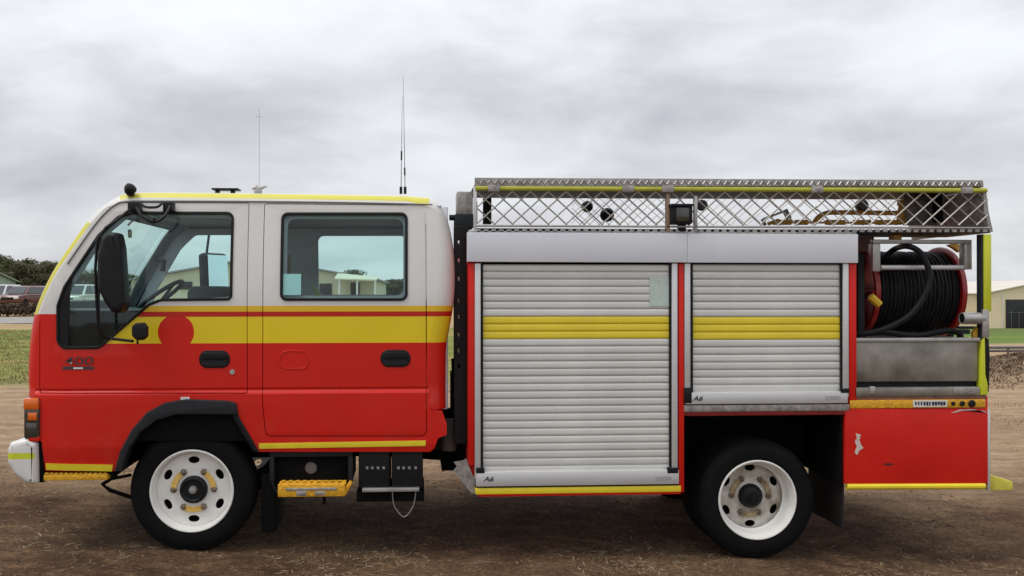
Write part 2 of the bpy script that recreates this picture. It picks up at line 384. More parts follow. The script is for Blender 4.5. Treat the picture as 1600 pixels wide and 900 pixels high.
def ground_mat():
    m = bpy.data.materials.new('ground_dirt_and_grass'); m.use_nodes = True; t = m.node_tree; b = t.nodes['Principled BSDF']
    b.inputs['Roughness'].default_value = 0.95; b.inputs['Specular IOR Level'].default_value = 0.15
    tc = t.nodes.new('ShaderNodeTexCoord'); s = t.nodes.new('ShaderNodeSeparateXYZ'); t.links.new(tc.outputs['Object'], s.inputs[0])
    def nz(scale, det=6, rough=.6, st=(1, 1, 1)):
        mp = t.nodes.new('ShaderNodeMapping'); t.links.new(tc.outputs['Object'], mp.inputs[0]); mp.inputs['Scale'].default_value = st
        n = t.nodes.new('ShaderNodeTexNoise'); n.inputs['Scale'].default_value = scale; n.inputs['Detail'].default_value = det; n.inputs['Roughness'].default_value = rough
        t.links.new(mp.outputs[0], n.inputs['Vector']); return n.outputs[0]
    def ramp(f, els):
        r = t.nodes.new('ShaderNodeValToRGB'); t.links.new(f, r.inputs[0]); el = r.color_ramp.elements
        el[0].position, el[0].color = els[0][0], (*els[0][1], 1); el[1].position, el[1].color = els[-1][0], (*els[-1][1], 1)
        for p, c in els[1:-1]: e = el.new(p); e.color = (*c, 1)
        return r.outputs[0]
    def mixc(f, a, bb):
        n = t.nodes.new('ShaderNodeMix'); n.data_type = 'RGBA'
        for sk, v in ((n.inputs[0], f), (n.inputs[6], a), (n.inputs[7], bb)):
            if isinstance(v, tuple): sk.default_value = (*v, 1)
            elif isinstance(v, (int, float)): sk.default_value = v
            else: t.links.new(v, sk)
        return n.outputs[2]
    q = lambda op, a, b=None, c=None: mth(op, a, b, c, tree=t)
    def step(v, a, b_, ns, amp):
        mr = t.nodes.new('ShaderNodeMapRange'); mr.clamp = True
        t.links.new(q('ADD', v, q('MULTIPLY', q('SUBTRACT', ns, .5), amp)), mr.inputs[0])
        mr.inputs[1].default_value = a; mr.inputs[2].default_value = b_; return mr.outputs[0]
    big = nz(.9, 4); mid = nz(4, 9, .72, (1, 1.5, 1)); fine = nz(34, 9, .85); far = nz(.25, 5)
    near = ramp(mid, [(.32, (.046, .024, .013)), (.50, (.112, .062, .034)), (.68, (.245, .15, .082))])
    straw = ramp(big, [(.40, (.0, .0, .0)), (.62, (1, 1, 1))])  # broad paler patches, putting the lit ground beyond the truck's shade into colour
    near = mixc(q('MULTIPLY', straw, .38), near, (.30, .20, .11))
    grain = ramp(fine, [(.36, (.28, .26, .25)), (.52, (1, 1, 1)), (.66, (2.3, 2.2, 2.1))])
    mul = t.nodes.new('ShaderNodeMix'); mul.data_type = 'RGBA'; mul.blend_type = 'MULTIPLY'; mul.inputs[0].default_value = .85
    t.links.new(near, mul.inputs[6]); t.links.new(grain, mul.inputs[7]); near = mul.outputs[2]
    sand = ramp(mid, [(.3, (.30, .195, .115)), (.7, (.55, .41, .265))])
    rut = ramp(nz(1.0, 6, .6, (.22, 2.6, 1)), [(.44, (.50, .44, .40)), (.56, (1, 1, 1))])
    mul2 = t.nodes.new('ShaderNodeMix'); mul2.data_type = 'RGBA'; mul2.blend_type = 'MULTIPLY'; mul2.inputs[0].default_value = .4
    t.links.new(sand, mul2.inputs[6]); t.links.new(rut, mul2.inputs[7])
    mul3 = t.nodes.new('ShaderNodeMix'); mul3.data_type = 'RGBA'; mul3.blend_type = 'MULTIPLY'; mul3.inputs[0].default_value = .35
    t.links.new(mul2.outputs[2], mul3.inputs[6]); t.links.new(grain, mul3.inputs[7]); sand = mul3.outputs[2]
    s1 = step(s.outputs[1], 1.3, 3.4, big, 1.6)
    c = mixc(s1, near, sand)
    gr_ = ramp(nz(.5, 6, .6, (1, 3, 1)), [(.38, (.12, .19, .035)), (.52, (.22, .22, .06)), (.66, (.36, .27, .11))])
    s2 = q('MULTIPLY', step(s.outputs[1], 9.5, 12, big, 2.5), q('SUBTRACT', 1.0, step(s.outputs[0], 4, 7, big, 2)))
    c = mixc(s2, c, gr_)
    vg = ramp(far, [(.3, (.34, .24, .13)), (.7, (.42, .31, .17))])
    c = mixc(q('MULTIPLY', step(s.outputs[1], 33.5, 35, big, 2), q('SUBTRACT', 1.0, step(s.outputs[0], 4, 7, big, 2))), c, vg)
    # far right paddock
    c = mixc(q('MULTIPLY', step(s.outputs[1], 52, 58, big, 2), step(s.outputs[0], 12, 16, big, 2)), c, ramp(far, [(.3, (.16, .20, .045)), (.7, (.075, .16, .025))]))
    c = mixc(step(s.outputs[1], 78, 90, big, 2), c, ramp(far, [(.3, (.075, .13, .03)), (.7, (.15, .16, .05))]))
    t.links.new(c, b.inputs['Base Color'])
    bp = t.nodes.new('ShaderNodeBump'); bp.inputs['Strength'].default_value = 1; bp.inputs['Distance'].default_value = .045
    t.links.new(q('ADD', q('MULTIPLY', fine, .5), mid), bp.inputs['Height']); t.links.new(bp.outputs[0], b.inputs['Normal'])
    return m
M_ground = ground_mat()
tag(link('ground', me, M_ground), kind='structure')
# asphalt road beyond the grass on the left
rv = []; rf = []; rx = [-160+i*4 for i in range(44)]
for x in rx:
    for y in (41.5, 45, 49, 53): rv.append((x, y, H(x, y)+.03))
rf = [(i*4+j, (i+1)*4+j, (i+1)*4+j+1, i*4+j+1) for i in range(len(rx)-1) for j in range(3)]
me = bpy.data.meshes.new('road'); me.from_pydata(rv, [], rf); me.shade_smooth()
tag(link('road', me, mat('sunbleached_asphalt', (.27, .26, .245), .9, 0, .15, .5)), kind='structure')
# loose stones on the dirt
def stones():
    v = []; f = []
    oc = [Vector(p) for p in ((1, 0, 0), (-1, 0, 0), (0, 1, 0), (0, -1, 0), (0, 0, 1), (0, 0, -1))]
    of = [(0, 2, 4), (2, 1, 4), (1, 3, 4), (3, 0, 4), (2, 0, 5), (1, 2, 5), (3, 1, 5), (0, 3, 5)]
    for i in range(7000):
        x = random.uniform(-4, 4.6); y = random.uniform(-1.9, 3.5) if i % 4 else random.uniform(3.5, 12); 
        r = random.choice((.002, .0025, .003, .003, .004, .006)) * random.uniform(.7, 1.5)
        if i % 60 == 0: r *= 1.8
        z = H(x, y); b = len(v); rot = Matrix.Rotation(random.random()*6, 3, 'Z')
        for p in oc: q = rot @ (p*r*random.uniform(.7, 1.2)); v.append((x+q.x, y+q.y, z+q.z*.7+r*.3))
        f += [tuple(k+b for k in t) for t in of]
    me = bpy.data.meshes.new('gravel'); me.from_pydata(v, [], f)
    tag(link('gravel', me, mat('pale_stones', (.14, .10, .075), .85, 0, .4, 3, col2=(.34, .27, .21))), 'small loose pebbles and stones scattered over the brown dirt around the truck', 'gravel', kind='stuff')
stones()
def clods():
    rng = random.Random(11); v = []; f = []; n = 0
    base = [Vector((math.cos(a)*math.cos(b_), math.sin(a)*math.cos(b_), math.sin(b_))) for b_ in (0.0, .75) for a in [k*math.pi/3 for k in range(6)]]+[Vector((0, 0, 1))]
    fc = [(k, (k+1) % 6, 6+(k+1) % 6, 6+k) for k in range(6)]+[(6+k, 6+(k+1) % 6, 12) for k in range(6)]
    while n < 5200:
        x = rng.uniform(-3.8, 4.8); y = rng.uniform(-1.1, 4.5)
        if noise.noise(Vector((x*1.7, y*1.7, 4))) < rng.uniform(-.35, .4): continue
        n += 1; r = rng.choice((.006, .008, .010, .014))*rng.uniform(.6, 1.3); b = len(v); z = H(x, y)-r*.15
        for p in base: q = p*r*rng.uniform(.6, 1.2); v.append((x+q.x, y+q.y, z+q.z*.6))
        f += [tuple(k+b for k in t) for t in fc]
    me = bpy.data.meshes.new('dirt_clods'); me.from_pydata(v, [], f)
    tag(link('dirt_clods', me, mat('crumbly_brown_soil', (.055, .034, .022), .95, 0, .4, 2.5, col2=(.20, .13, .08), spec=.1)), 'small crumbly clods of brown soil strewn over the ground by the wheels', 'soil', kind='stuff')
clods()

# ============================================================ FIRE TRUCK
truck = empty('fire_truck')
tag(truck, 'red, white and yellow crew cab fire truck parked side on on the dirt', 'fire truck')
T = truck
U_px = [(42, 690), (37, 650), (35, 612), (34.5, 575), (37, 540), (43, 500), (53, 470), (75, 424), (100, 385), (128, 343), (150, 320), (172, 304.5), (190, 298.5),
        (230, 297), (400, 298.5), (560, 301), (660, 303.5), (678, 307), (690, 317), (700, 340), (707, 368), (711, 400), (712, 440), (709, 480), (702, 520), (698, 545), (697, 590), (697, 640)]
def cr2(pts, n=3):
    return [(p.x, p.y) for p in catmull([(a, b, 0) for a, b in pts], n)]
U_px = cr2(U_px, 3)
U = toXZ(U_px, CY)
zb, zt = ZY(468), ZY(300); z1, z2 = ZY(612), ZY(690); z697 = ZY(697); z609 = ZY(609.5)
def g(x, z):
    o = 0.0
    if z > zb: o += .075*min(1.15, (z-zb)/(zt-zb))**1.4
    t = sm((z1+.006-z)/.028)
    o -= .011*t*(1-.55*max(0, min(1, (z1-z)/(z1-z2))))
    o += .007*math.exp(-((z-z609)/.0065)**2)
    if z < z697: o += .02*min(1, (z697-z)/.15)
    xf = XZ(110, 500, CY)[0]
    if x < xf: o += .05*((xf-x)/.30)**2
    return o
BIS = [ZY(p) for p in (310, 330, 350, 375, 400, 425, 450, 468, 472, 480, 500, 530, 560, 604, 606, 608, 609.5, 611, 612.5, 614, 616, 640, 665, 690, 696, 698, 705, 720)]
BISX = [XZ(p, 500, CY)[0] for p in (50, 65, 80, 95, 110)]
def bulge(me):
    bm = bmesh.new(); bm.from_mesh(me)
    for z in BIS: bmesh.ops.bisect_plane(bm, geom=bm.verts[:]+bm.edges[:]+bm.faces[:], plane_co=(0, 0, z), plane_no=(0, 0, 1))
    for x in BISX: bmesh.ops.bisect_plane(bm, geom=bm.verts[:]+bm.edges[:]+bm.faces[:], plane_co=(x, 0, 0), plane_no=(1, 0, 0))
    for v in bm.verts: v.co.y += g(v.co.x, v.co.z)
    bm.to_mesh(me); bm.free(); shade(me, 20); return me
def mirror(me, name):
    m2 = me.copy(); m2.name = name
    for v in m2.vertices: v.co.y = W-v.co.y
    m2.flip_normals(); return m2
def rad(p):
    if p[0] > 676 : return .105
    if p[0] > 640: return .07+.035*(p[0]-640)/36
    return .062
rads = [rad(p) for p in U_px]
closed = U+[XZ(694, 705, CY), XZ(42, 705, CY)]
nrm_in = inset(closed, 1.0)
def ringpt(i, a):
    r = rads[i]; x, z = U[i]; nx_, nz_ = nrm_in[i][0]-x, nrm_in[i][1]-z
    d = r*(1-math.sin(a)); y = r*(1-math.cos(a))
    return (x+nx_*d, z+nz_*d, CY+y)
# --- outer shell wrap
NR = 9
wrap = MB(); wg = MB(); lin = MB()
def row(i):
    o = []
    for k in range(NR):
        x, z, y = ringpt(i, math.pi/2*k/(NR-1)); o.append((x, y+g(x, z), z))
    x, y, z = o[-1]
    o.append((x, y+.075, z)); y8 = y+.075
    crown = .0
    o.append((x, W-y8, z)); 
    for q in o[NR-1::-1]: o.append((q[0], W-q[1], q[2]))
    return o
rows = [row(i) for i in range(len(U))]
nc = len(rows[0]); vs = [p for r_ in rows for p in r_]; fs = []; ms = []; gfs = []
for i in range(len(rows)-1):
    my = (U_px[i][1]+U_px[i+1][1])/2; mxp = (U_px[i][0]+U_px[i+1][0])/2
    ws = mxp < 150 and 330 < my < 463
    for j in range(nc-1):
        f = (i*nc+j, i*nc+j+1, (i+1)*nc+j+1, (i+1)*nc+j)
        if ws and j == NR: gfs.append(f); continue
        fs.append(f)
        tape = (2 <= j <= 5 or 2 <= nc-2-j <= 5) and mxp > 176 and mxp < 668 and my < 320
        tape = tape or ((2 <= j <= 7 or 2 <= nc-2-j <= 7) and mxp < 132 and 342 < my < 489)
        ms.append(1 if tape else 0)
me = bpy.data.meshes.new('cab_shell'); me.from_pydata(vs, [], fs); me.polygons.foreach_set('material_index', ms)
bm = bmesh.new(); bm.from_mesh(me); bmesh.ops.recalc_face_normals(bm, faces=bm.faces); bm.to_mesh(me); bm.free(); shade(me, 40)
cab = link('cab_shell', me, [M_cabg, M_limeroof], T)
def inrow(i):
    x, z = U[i]; dx, dz = nrm_in[i][0]-x, nrm_in[i][1]-z; o = []
    for (px_, py_, pz_) in rows[i]:
        s_ = 1 if py_ < W/2 else -1; o.append((px_+dx*.022, py_+s_*.02, pz_+dz*.022))
    return o
ivs = [p for i in range(len(rows)) for p in inrow(i)]
imd = bpy.data.meshes.new('pillar_lining'); imd.from_pydata(ivs, [], [f for f in fs if True]); imd.shade_smooth()
link('pillar_lining', imd, M_liner, T)
me = bpy.data.meshes.new('windscreen'); me.from_pydata(vs, [], gfs); bm = bmesh.new(); bm.from_mesh(me)
bmesh.ops.delete(bm, geom=[v for v in bm.verts if not v.link_faces], context='VERTS'); bm.to_mesh(me); bm.free(); me.shade_smooth()
link('windscreen', me, M_glass, T)
# --- near side panel with door openings
Wf = rpoly([(88.5, 545, 16), (88.5, 478, 10), (99, 448, 12), (150, 366, 0), (180, 336, 22), (200, 329.5, 10), (362.5, 330, 11), (362.5, 469, 8), (252, 470, 22), (234, 477, 14), (176, 527, 12), (155, 545, 22)])
Wr = rect(438, 331, 636.5, 469.5, 10)
Df = rpoly([(60.5, 614, 2), (60.5, 492, 20), (84, 438, 0), (137, 350, 18), (160, 323, 20), (185, 315, 14), (385.5, 316, 3), (386, 614, 2)])
Dr = rpoly([(411, 317, 3), (665.5, 319.5, 3), (666, 681, 8), (416, 681, 8), (411, 630, 20)])
ring0 = [ringpt(i, 0)[:2] for i in range(len(U))]
low = toXZ([(691, 642), (698, 662), (698, 679), (684, 685), (679, 700), (672, 706), (403, 706), (386, 674), (374, 656), (368, 630), (355, 626.5), (290, 624), (258, 630), (230, 645), (206, 672), (188, 705), (179, 737), (68, 737), (64, 690)], CY)
low = toXZ([], CY)+low
panel = [p for p in ring0]+low
def sp(polys_px, outer=None):
    return ([outer] if outer else [])+[toXZ(p, CY) for p in polys_px]
me = bulge(plate(sp([inset(Df, -1.0), inset(Dr, -1.0)], panel), CY, .03)); side = link('side_panel', me, M_cab, T)
link('side_panel', mirror(me, 'side_panel_far'), M_cab, T)
# dark jamb behind the gaps
me = bulge(plate(sp([inset(Wf, -5), inset(Wr, -5)], [XZ(a, b, CY) for a, b in rect(66, 318, 672, 684, 0)][:0] or toXZ(rpoly([(58, 690), (58, 490), (84, 440), (137, 355), (175, 322), (672, 322), (672, 690)]), CY)), CY+.034, .01))
link('door_jamb', me, M_chassis, T); link('door_jamb', mirror(me, 'jamb_far'), M_chassis, T)
def mk_door(name, outline, win, near=True):
    me = bulge(plate([toXZ(outline, CY), toXZ(win, CY)], CY, .028, .003))
    d = link(name, me, M_cab, T)
    sl = bulge(plate([toXZ(inset(win, -.5), CY), toXZ(inset(win, 3.6), CY)], CY-.008, .02, .003)); s = link('window_seal', sl, M_blk, d)
    gl = bulge(plate([toXZ(inset(win, 2.5), CY)], CY+.006, .0)); gob = link('window_glass', gl, M_glass, d)
    d2 = link(name, mirror(me, name+'_far'), M_cab, T)
    link('window_seal', mirror(sl, 'seal_far'), M_blk, d2); link('window_glass', mirror(gl, 'glass_far'), M_glass, d2)
    return d
fd = mk_door('front_door', Df, Wf); rd = mk_door('rear_door', Dr, Wr)
def bent(name, polys, off, th, m, parent, bev=.0):
    return link(name, bulge(plate([toXZ(p, CY) for p in polys], CY+off, th, bev)), m, parent)
# quarter glass bar and black corner of the front window
bent('quarter_window_bar', [rpoly([(151, 364), (155, 361), (155, 541), (151, 541)])], .001, .012, M_blk, fd)
bent('window_corner_trim', [rpoly([(91, 541, 6), (91, 480), (101, 450), (113, 430), (109, 455), (107, 500), (107, 541)])], .0, .01, M_blk, fd)
bent('pale_rectangle', [rect(442, 428, 470, 461)], .003, .001, M_teal, rd)  # flat pale teal rectangle low in the rear window
# handles
def handle(x0, y0, x1, y1, parent):
    r = (y1-y0)*.46
    a = bent('door_handle', [rect(x0, y0, x1, y1, r)], -.006, .02, M_blk, parent, .005)
    bent('handle_grip', [rect(x0+4, y0+3, x1-4, y0+14, 5)], -.016, .012, M_blk, parent, .004)
    bent('handle_recess', [rect(x0+5, y0+15, x1-5, y1-4, 4)], -.0075, .002, M_dark, parent)
handle(311, 547.5, 359.5, 575, fd); handle(594.5, 546.5, 641.5, 573.5, rd)
bent('door_lock', [rpoly([(363+4.2*math.cos(k*.785), 581+4.2*math.sin(k*.785)) for k in range(8)])], -.005, .006, M_galv, fd)
bent('blanking_plate', [rect(436, 547.5, 483, 577, 13), rect(437.8, 549.2, 481.2, 575.3, 12)], -.0035, .005, M_cab, rd, .002)
text('badge_number', '400', 123, 564.5, 13, CY-.008, M_badge, fd, shear=.05, wscale=1.6, bold=.004)
bent('badge_strip', [rect(98, 572.5, 147, 577.5)], -.002, .003, M_badge, fd)
bent('badge_centre', [rect(115, 574.0, 130, 576.5)], -.004, .002, M_lblw, fd)
# drip rail
rp = [XZ(a, b, CY) for a, b in cr2([(104, 412), (137, 361), (157, 334.5), (174, 319), (192, 313.3), (250, 312.6), (400, 313.2), (560, 315.3), (676, 318.2)], 4)]
MB().tube([(x, CY-.004+g(x, z), z) for x, z in rp], .0048, 6).build('drip_rail', mat('rail_grey', (.2, .2, .19), .5), T)
# flare
fl = [(178, 737), (187, 705), (205, 672), (229, 644.5), (257, 629.5), (290, 624), (355, 626.5), (368, 630), (371, 648), (276, 648), (244, 657), (220, 675), (202, 700), (193, 722), (190, 737)]
pl('wheel_arch_flare', [fl], CY-.035, .09, M_dark, T, .008)
pl('arch_bracket', [[(367, 630), (373, 652), (386, 674), (404, 706), (396, 706), (380, 680), (364, 652)]], CY-.02, .08, M_blk, T, .004)
bx('arch_label', 282, 620.5, 296, 624.5, CY-.02, CY-.012, M_lblw, T, 0)
# side tapes
bent('sill_tape', [[(405, 692.5), (665, 688), (665, 696.5), (405, 701)]], -.003, .003, M_yel, T)
bent('sill_tape', [[(70, 724.5), (176, 726.5), (174, 737), (70, 735)]], -.006, .004, M_yel, T)
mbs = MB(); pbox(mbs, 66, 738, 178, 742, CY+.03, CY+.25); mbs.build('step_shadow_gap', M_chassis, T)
st = MB(); pbox(st, 68, 742, 168, 750, CY+.01, CY+.3)
for k in range(13): pbox(st, 70+k*7.6, 739.2, 75+k*7.6, 742, CY+.01, CY+.03, .001)
st.build('front_step', M_orange, T)
# floor and inner blocks
pbox(MB(), 190, 640, 660, 712, .30, W-.30).build('engine_and_floor', M_chassis, T)
pbox(MB(), 66, 600, 190, 736, .09, W-.09).build('front_cross_panel', M_chassis, T)
pbox(MB(), 415, 640, 690, 703, .08, W-.08).build('cab_floor', M_chassis, T)
pbox(MB(), 54, 510, 66, 690, .14, W-.14).build('front_bulkhead', M_chassis, T)
# --- lining (grey inner walls, roof lining, door cards)
linp = toXZ(rpoly([(66, 485), (88, 440), (140, 352), (175, 325), (690, 325), (700, 380), (700, 485)]), CY)
me = bulge(plate([linp, toXZ(rpoly([(96, 482, 0), (106, 450, 8), (156, 368, 0), (190, 338, 18), (358, 338, 10), (358, 464, 8), (250, 470, 10), (232, 482, 0)]), CY), toXZ(rect(446, 340, 630, 462, 12), CY)], CY+.05, .02))
link('cab_lining', me, M_liner, T); link('cab_lining', mirror(me, 'lining_far'), M_liner, T)
me = plate([toXZ(rpoly([(70, 486), (690, 486), (690, 640), (70, 640)]), CY)], CY+.05, .02)
link('door_card', me, M_dash, T); link('door_card', mirror(me, 'card_far'), M_dash, T)
pbox(MB(), 178, 316, 690, 324, CY+.10, W-CY-.10, .01).build('roof_lining', M_liner, T)
pbox(MB(), 690, 322, 700, 640, CY+.14, W-CY-.14, .01).build('rear_bulkhead', M_liner, T)
# dashboard, steering wheel, seats
dsh = MB(); pbox(dsh, 70, 489, 205, 560, CY+.09, W-CY-.09, .03); pbox(dsh, 150, 482, 215, 520, 1.05, 1.75, .03); dsh.build('dashboard', M_dash, T)
sw = MB(); c = P(247, 466, 1.45); ax = Vector((-.75, 0, 1)).normalized(); e1 = Vector((0, 1, 0)); e2 = ax.cross(e1)
sw.tube([c+(e1*math.cos(a)+e2*math.sin(a))*.21 for a in [k*math.pi/14 for k in range(29)]], .016, 8, caps=False)
for a in (0, 2.1, 4.2): sw.tube([c-ax*.03, c+(e1*math.cos(a)+e2*math.sin(a))*.2], .012, 6)
sw.tube([c-ax*.05, c-ax*.35+Vector((-.1, 0, -.2))], .03, 8); sw.build('steering_wheel', M_dash, T)
for y0, a_ in ((.22, 474), (.85, 474), (1.32, 447)):
    s = MB(); pbox(s, 292 if y0 < 1 else 290, a_, 345 if y0 < 1 else 352, 640, y0, y0+.45, .05); s.build('front_seat', M_seat, T)
s = MB(); pbox(s, 590, 478, 640, 640, .15, W-.2, .05); s.build('rear_seat', M_seat, T)
# grab handle on the far pillar, sun strap, yellow vest, belt
hb = MB(); hb.tube([P(243, 402, 1.8), P(256, 408, 1.75), P(254, 424, 1.75)], .02, 8); hb.build('pillar_grab_handle', M_dash, T)
v = MB(); pbox(v, 441, 396, 449, 440, 1.55, 1.75, .03); v.build('hanging_vest', mat('vest_yellow', (.55, .45, .05), .8), T)
v = MB(); v.tube([P(489, 449, 1.7), P(503, 466, 1.6)], .012, 6); v.build('seat_belt', M_lime, T)
v = MB(); v.tube([P(212, 340, 1.2), P(200, 352, 1.2)], .008, 6); v.box(P(199, 358, 1.2), P(207, 372, 1.24), .01); v.build('interior_mirror', M_dash, T)
# --- roof furniture
b = MB(); b.lathe([(0, -.026), (.025, -.026), (.037, -.012), (.037, .004), (.028, .022), (.012, .036), (0, .04)], P(203, 296, .10), 'X', 16); c = P(204, 306, .1)
b.box((c.x-.02, .085, c.z), (c.x+.02, .12, c.z+.03), .005); b.build('marker_lamp', M_blk, T)
b = MB(); pbox(b, 330, 293.5, 372, 296.5, .20, .30, .003); pbox(b, 336, 297, 342, 303, .22, .26); pbox(b, 360, 297, 366, 303, .22, .26); b.build('roof_hatch', M_blk, T)
b = MB(); b.tube([P(394, 294, .2), P(400, 293, .2), P(404, 295, .2), P(417, 291, .2)], .012, 8, rs=[.012, .018, .013, .006]); pbox(b, 397, 295, 408, 303, .18, .22); b.tube([P(405, 170, .2), P(405, 292, .2)], .0014, 5)
b.tube([P(399, 182, .2), P(410, 182.5, .2)], .0016, 4); b.build('roof_antenna', M_galv, T)
for a in ((626.5, 303, 628.5, 150, (236, 250)), (633, 303, 630, 118, (262, 274))):
    b = MB(); y = .22; f = lambda py: a[0]+(a[2]-a[0])*(a[1]-py)/(a[1]-a[3])
    b.tube([P(a[0], a[1], y), P(a[2], a[3], y)], .0028, 5, rs=[.003, .0009]); o = b.build('whip_antenna', mat('antenna_grey', (.12, .12, .12), .5), T)
    cb_ = MB(); cb_.tube([P(a[0], 303, y), P(a[0], 292, y)], .009, 8); cb_.build('antenna_base', M_blk, o); c2 = MB(); c2.tube([P(f(a[4][0]), a[4][0], y), P(f(a[4][1]), a[4][1], y)], .005, 6); c2.build('antenna_coil', M_blk, o)
# --- mirrors
MY = -.20
m_ = rpoly([(150, 398, 8), (158, 372, 8), (167, 362, 5), (182, 363, 6), (187, 387, 10), (193, 474, 8), (188, 490, 8), (172, 488, 8), (160, 470, 8), (151, 450, 8)])
mr = link('side_mirror', plate([toXZ(m_, MY)], MY, .15, .03, 3), M_blk, T)
b = MB()
b.tube([P(208, 323, CY), P(190, 338, -.06), P(165, 356, -.12), P(152, 376, -.13), P(149, 420, -.13), P(151, 470, -.13), P(154, 510, -.12), P(160, 525, -.10), P(172, 529, -.07), P(208, 533, -.12)], .0085, 8)
pbox(b, 199, 315, 217, 330, CY-.03, CY+.05, .006); b.build('mirror_arm', M_blk, mr)
b = MB(); b.tube(catmull([P(213, 324, -.01), P(222, 338, -.05), P(241, 346.5, -.06), P(257, 338, -.05), P(266, 322, -.01)], 6), .0085, 8)
pbox(b, 254, 315, 269, 331, CY-.03, CY+.05, .006); b.tube([P(241, 346, -.06), P(241, 341, -.06)], .01, 8); b.build('mirror_brace', M_blk, mr)
b = MB(); b.tube(catmull([P(220, 318, -.01), P(228, 323.5, -.03), P(245, 323.5, -.03), P(253, 318, -.01)], 4), .008, 8); b.build('grab_handle', M_dark, fd)
hx = rpoly([(205, 510, 4), (211, 505, 4), (224, 504, 4), (229, 511, 4), (229, 526, 4), (222, 532, 4), (211, 531, 4), (205, 524, 4)])
rm = link('round_mirror', plate([toXZ(hx, -.16)], -.16, .05, .012, 2), M_blk, T)
b = MB(); b.tube([P(215, 530, -.12), P(215, 538, -.12)], .006, 6); b.build('mirror_stem', M_blk, rm)
# far mirror seen through the passenger window
FY = W+.2
mc = P(341, 426, FY+.05); nrm = Vector((.85, -.5, .06)).normalized(); tx = Vector((0, 0, 1)).cross(nrm).normalized(); tz = nrm.cross(tx)
MM = Matrix.Translation(mc) @ Matrix((tx, nrm, tz)).transposed().to_4x4()
b = MB(); b.box((-.13, -.10, -.165), (.13, .0, .165), .03, 0, MM); fm = b.build('side_mirror', M_blk, T)
b = MB(); b.box((-.112, -.002, -.145), (.112, .004, .145), .0, 0, MM); b.build('mirror_glass', M_mirror, fm)
b = MB(); b.tube([P(330, 340, W), P(323, 395, FY+.05), P(322, 440, FY+.05), P(330, 470, FY)], .01, 8); b.tube([P(343, 455, FY), P(344, 470, FY)], .012, 8); b.build('mirror_arm', M_blk, fm)
b = MB(); b.tube(catmull([P(117, 412, FY), P(132, 411, FY), P(143, 395, FY), P(150, 380, FY)], 4), .012, 8); b.build('mirror_brace', M_blk, T); b = MB(); b.tube([P(136, 395, W+.05), P(145, 372, W+.02)], .012, 6); b.build('mirror_stay', M_blk, T)
# --- bumper and lamps
bo = rpoly([(10, 703, 10), (14, 692, 6), (43, 684.5, 5), (56.5, 694, 2), (57.5, 757, 3), (40, 757, 16), (20, 742, 14), (10, 724, 10)])
bmp = link('front_bumper', plate([toXZ(bo, .02)], .02, W-.04, .03, 4), M_white, T)
bme = bmp.data; bm = bmesh.new(); bm.from_mesh(bme); zh, zl = P(30, 708, .02).z, P(30, 717.5, .02).z
for z in (zh, zl): bmesh.ops.bisect_plane(bm, geom=bm.verts[:]+bm.edges[:]+bm.faces[:], plane_co=(0, 0, z), plane_no=(0, 0, 1))
for f in bm.faces:
    q = f.calc_center_median()
    if zl < q.z < zh and q.x < P(53, 712, .02).x: f.material_index = 1
bm.to_mesh(bme); bm.free(); bme.materials.append(M_lime)
bx('bumper_bracket', 57, 690, 68, 754, .06, W-.06, M_chassis, T)
lm = bx('corner_lamp', 36.5, 622, 61, 686, CY-.006, CY+.30, M_dklens, T, .012)
bx('indicator_lens', 35.5, 622.5, 60, 641, CY-.012, CY+.28, M_orlens, lm, .012)
bx('indicator_bulb', 43, 645, 57, 657, CY-.012, CY, M_orlens, lm, .004)
bx('lamp_lens', 40, 661, 57, 681, CY-.010, CY, M_dklens, lm, .006)
bx('lamp_lower_trim', 44, 681, 61, 690, CY-.004, CY+.2, M_red, T, .006)
# struts ahead of the front wheel
b = MB()
b.tube([P(182, 742, .1), P(160, 757, .1), P(172, 766, .12), P(205, 777, .2)], .012, 8); b.tube([P(188, 725, .1), P(176, 748, .12)], .012, 8); b.tube([P(170, 749, .12), P(205, 742, .2)], .01, 8)
b.tube([P(178, 742, .12), P(206, 722, .2)], .014, 8); pbox(b, 180, 700, 196, 720, .10, .25)
b.build('steering_links', M_chassis, T)

# ------------------------------------------------------------ wheels
def circ(cx, cy, rx, ry=None, n=20, rot=0):
    ry = ry or rx; o = []
    for k in range(n):
        a = 2*math.pi*k/n; u, v_ = rx*math.cos(a), ry*math.sin(a)
        o.append((cx+u*math.cos(rot)-v_*math.sin(rot), cy+u*math.sin(rot)+v_*math.cos(rot)))
    return o
RT = .368
def tyre_mesh():
    b = MB(); R1 = RT
    prof = [(.235, .035), (.243, .012), (.262, .0), (.30, -.004), (.332, .004), (.347, .014), (.350, .012), (.360, .022), (.366, .034), (R1, .048)]
    for gx in (.062, .100, .138):
        prof += [(R1, gx-.008), (R1-.012, gx-.005), (R1-.012, gx+.005), (R1, gx+.008)]
    prof += [(R1, .16), (.360, .182), (.332, .196), (.262, .20), (.235, .165)]
    b.lathe(prof, (0, 0, 0), 'Y', 72, close=True); return b.mesh('tyre', 25)
TY = tyre_mesh()
def flange_mesh():
    b = MB(); b.lathe([(.246, .008), (.2465, .001), (.241, -.004), (.234, -.001), (.231, .012), (.222, .03), (.219, .075), (.214, .10), (.20, .108), (.20, .116), (.222, .12), (.238, .03)], (0, 0, 0), 'Y', 64, close=True)
    return b.mesh('rim_ring', 50)
RG = flange_mesh()
def disc_mesh(dy, rot):
    holes = []
    for k in range(6):
        a = rot+k*math.pi/3; holes.append(circ(.176*math.cos(a), .176*math.sin(a), .033, .021, 16, a+math.pi/2))
    me = plate([circ(0, 0, .219, n=64)]+holes, dy, .012, .003)
    return me
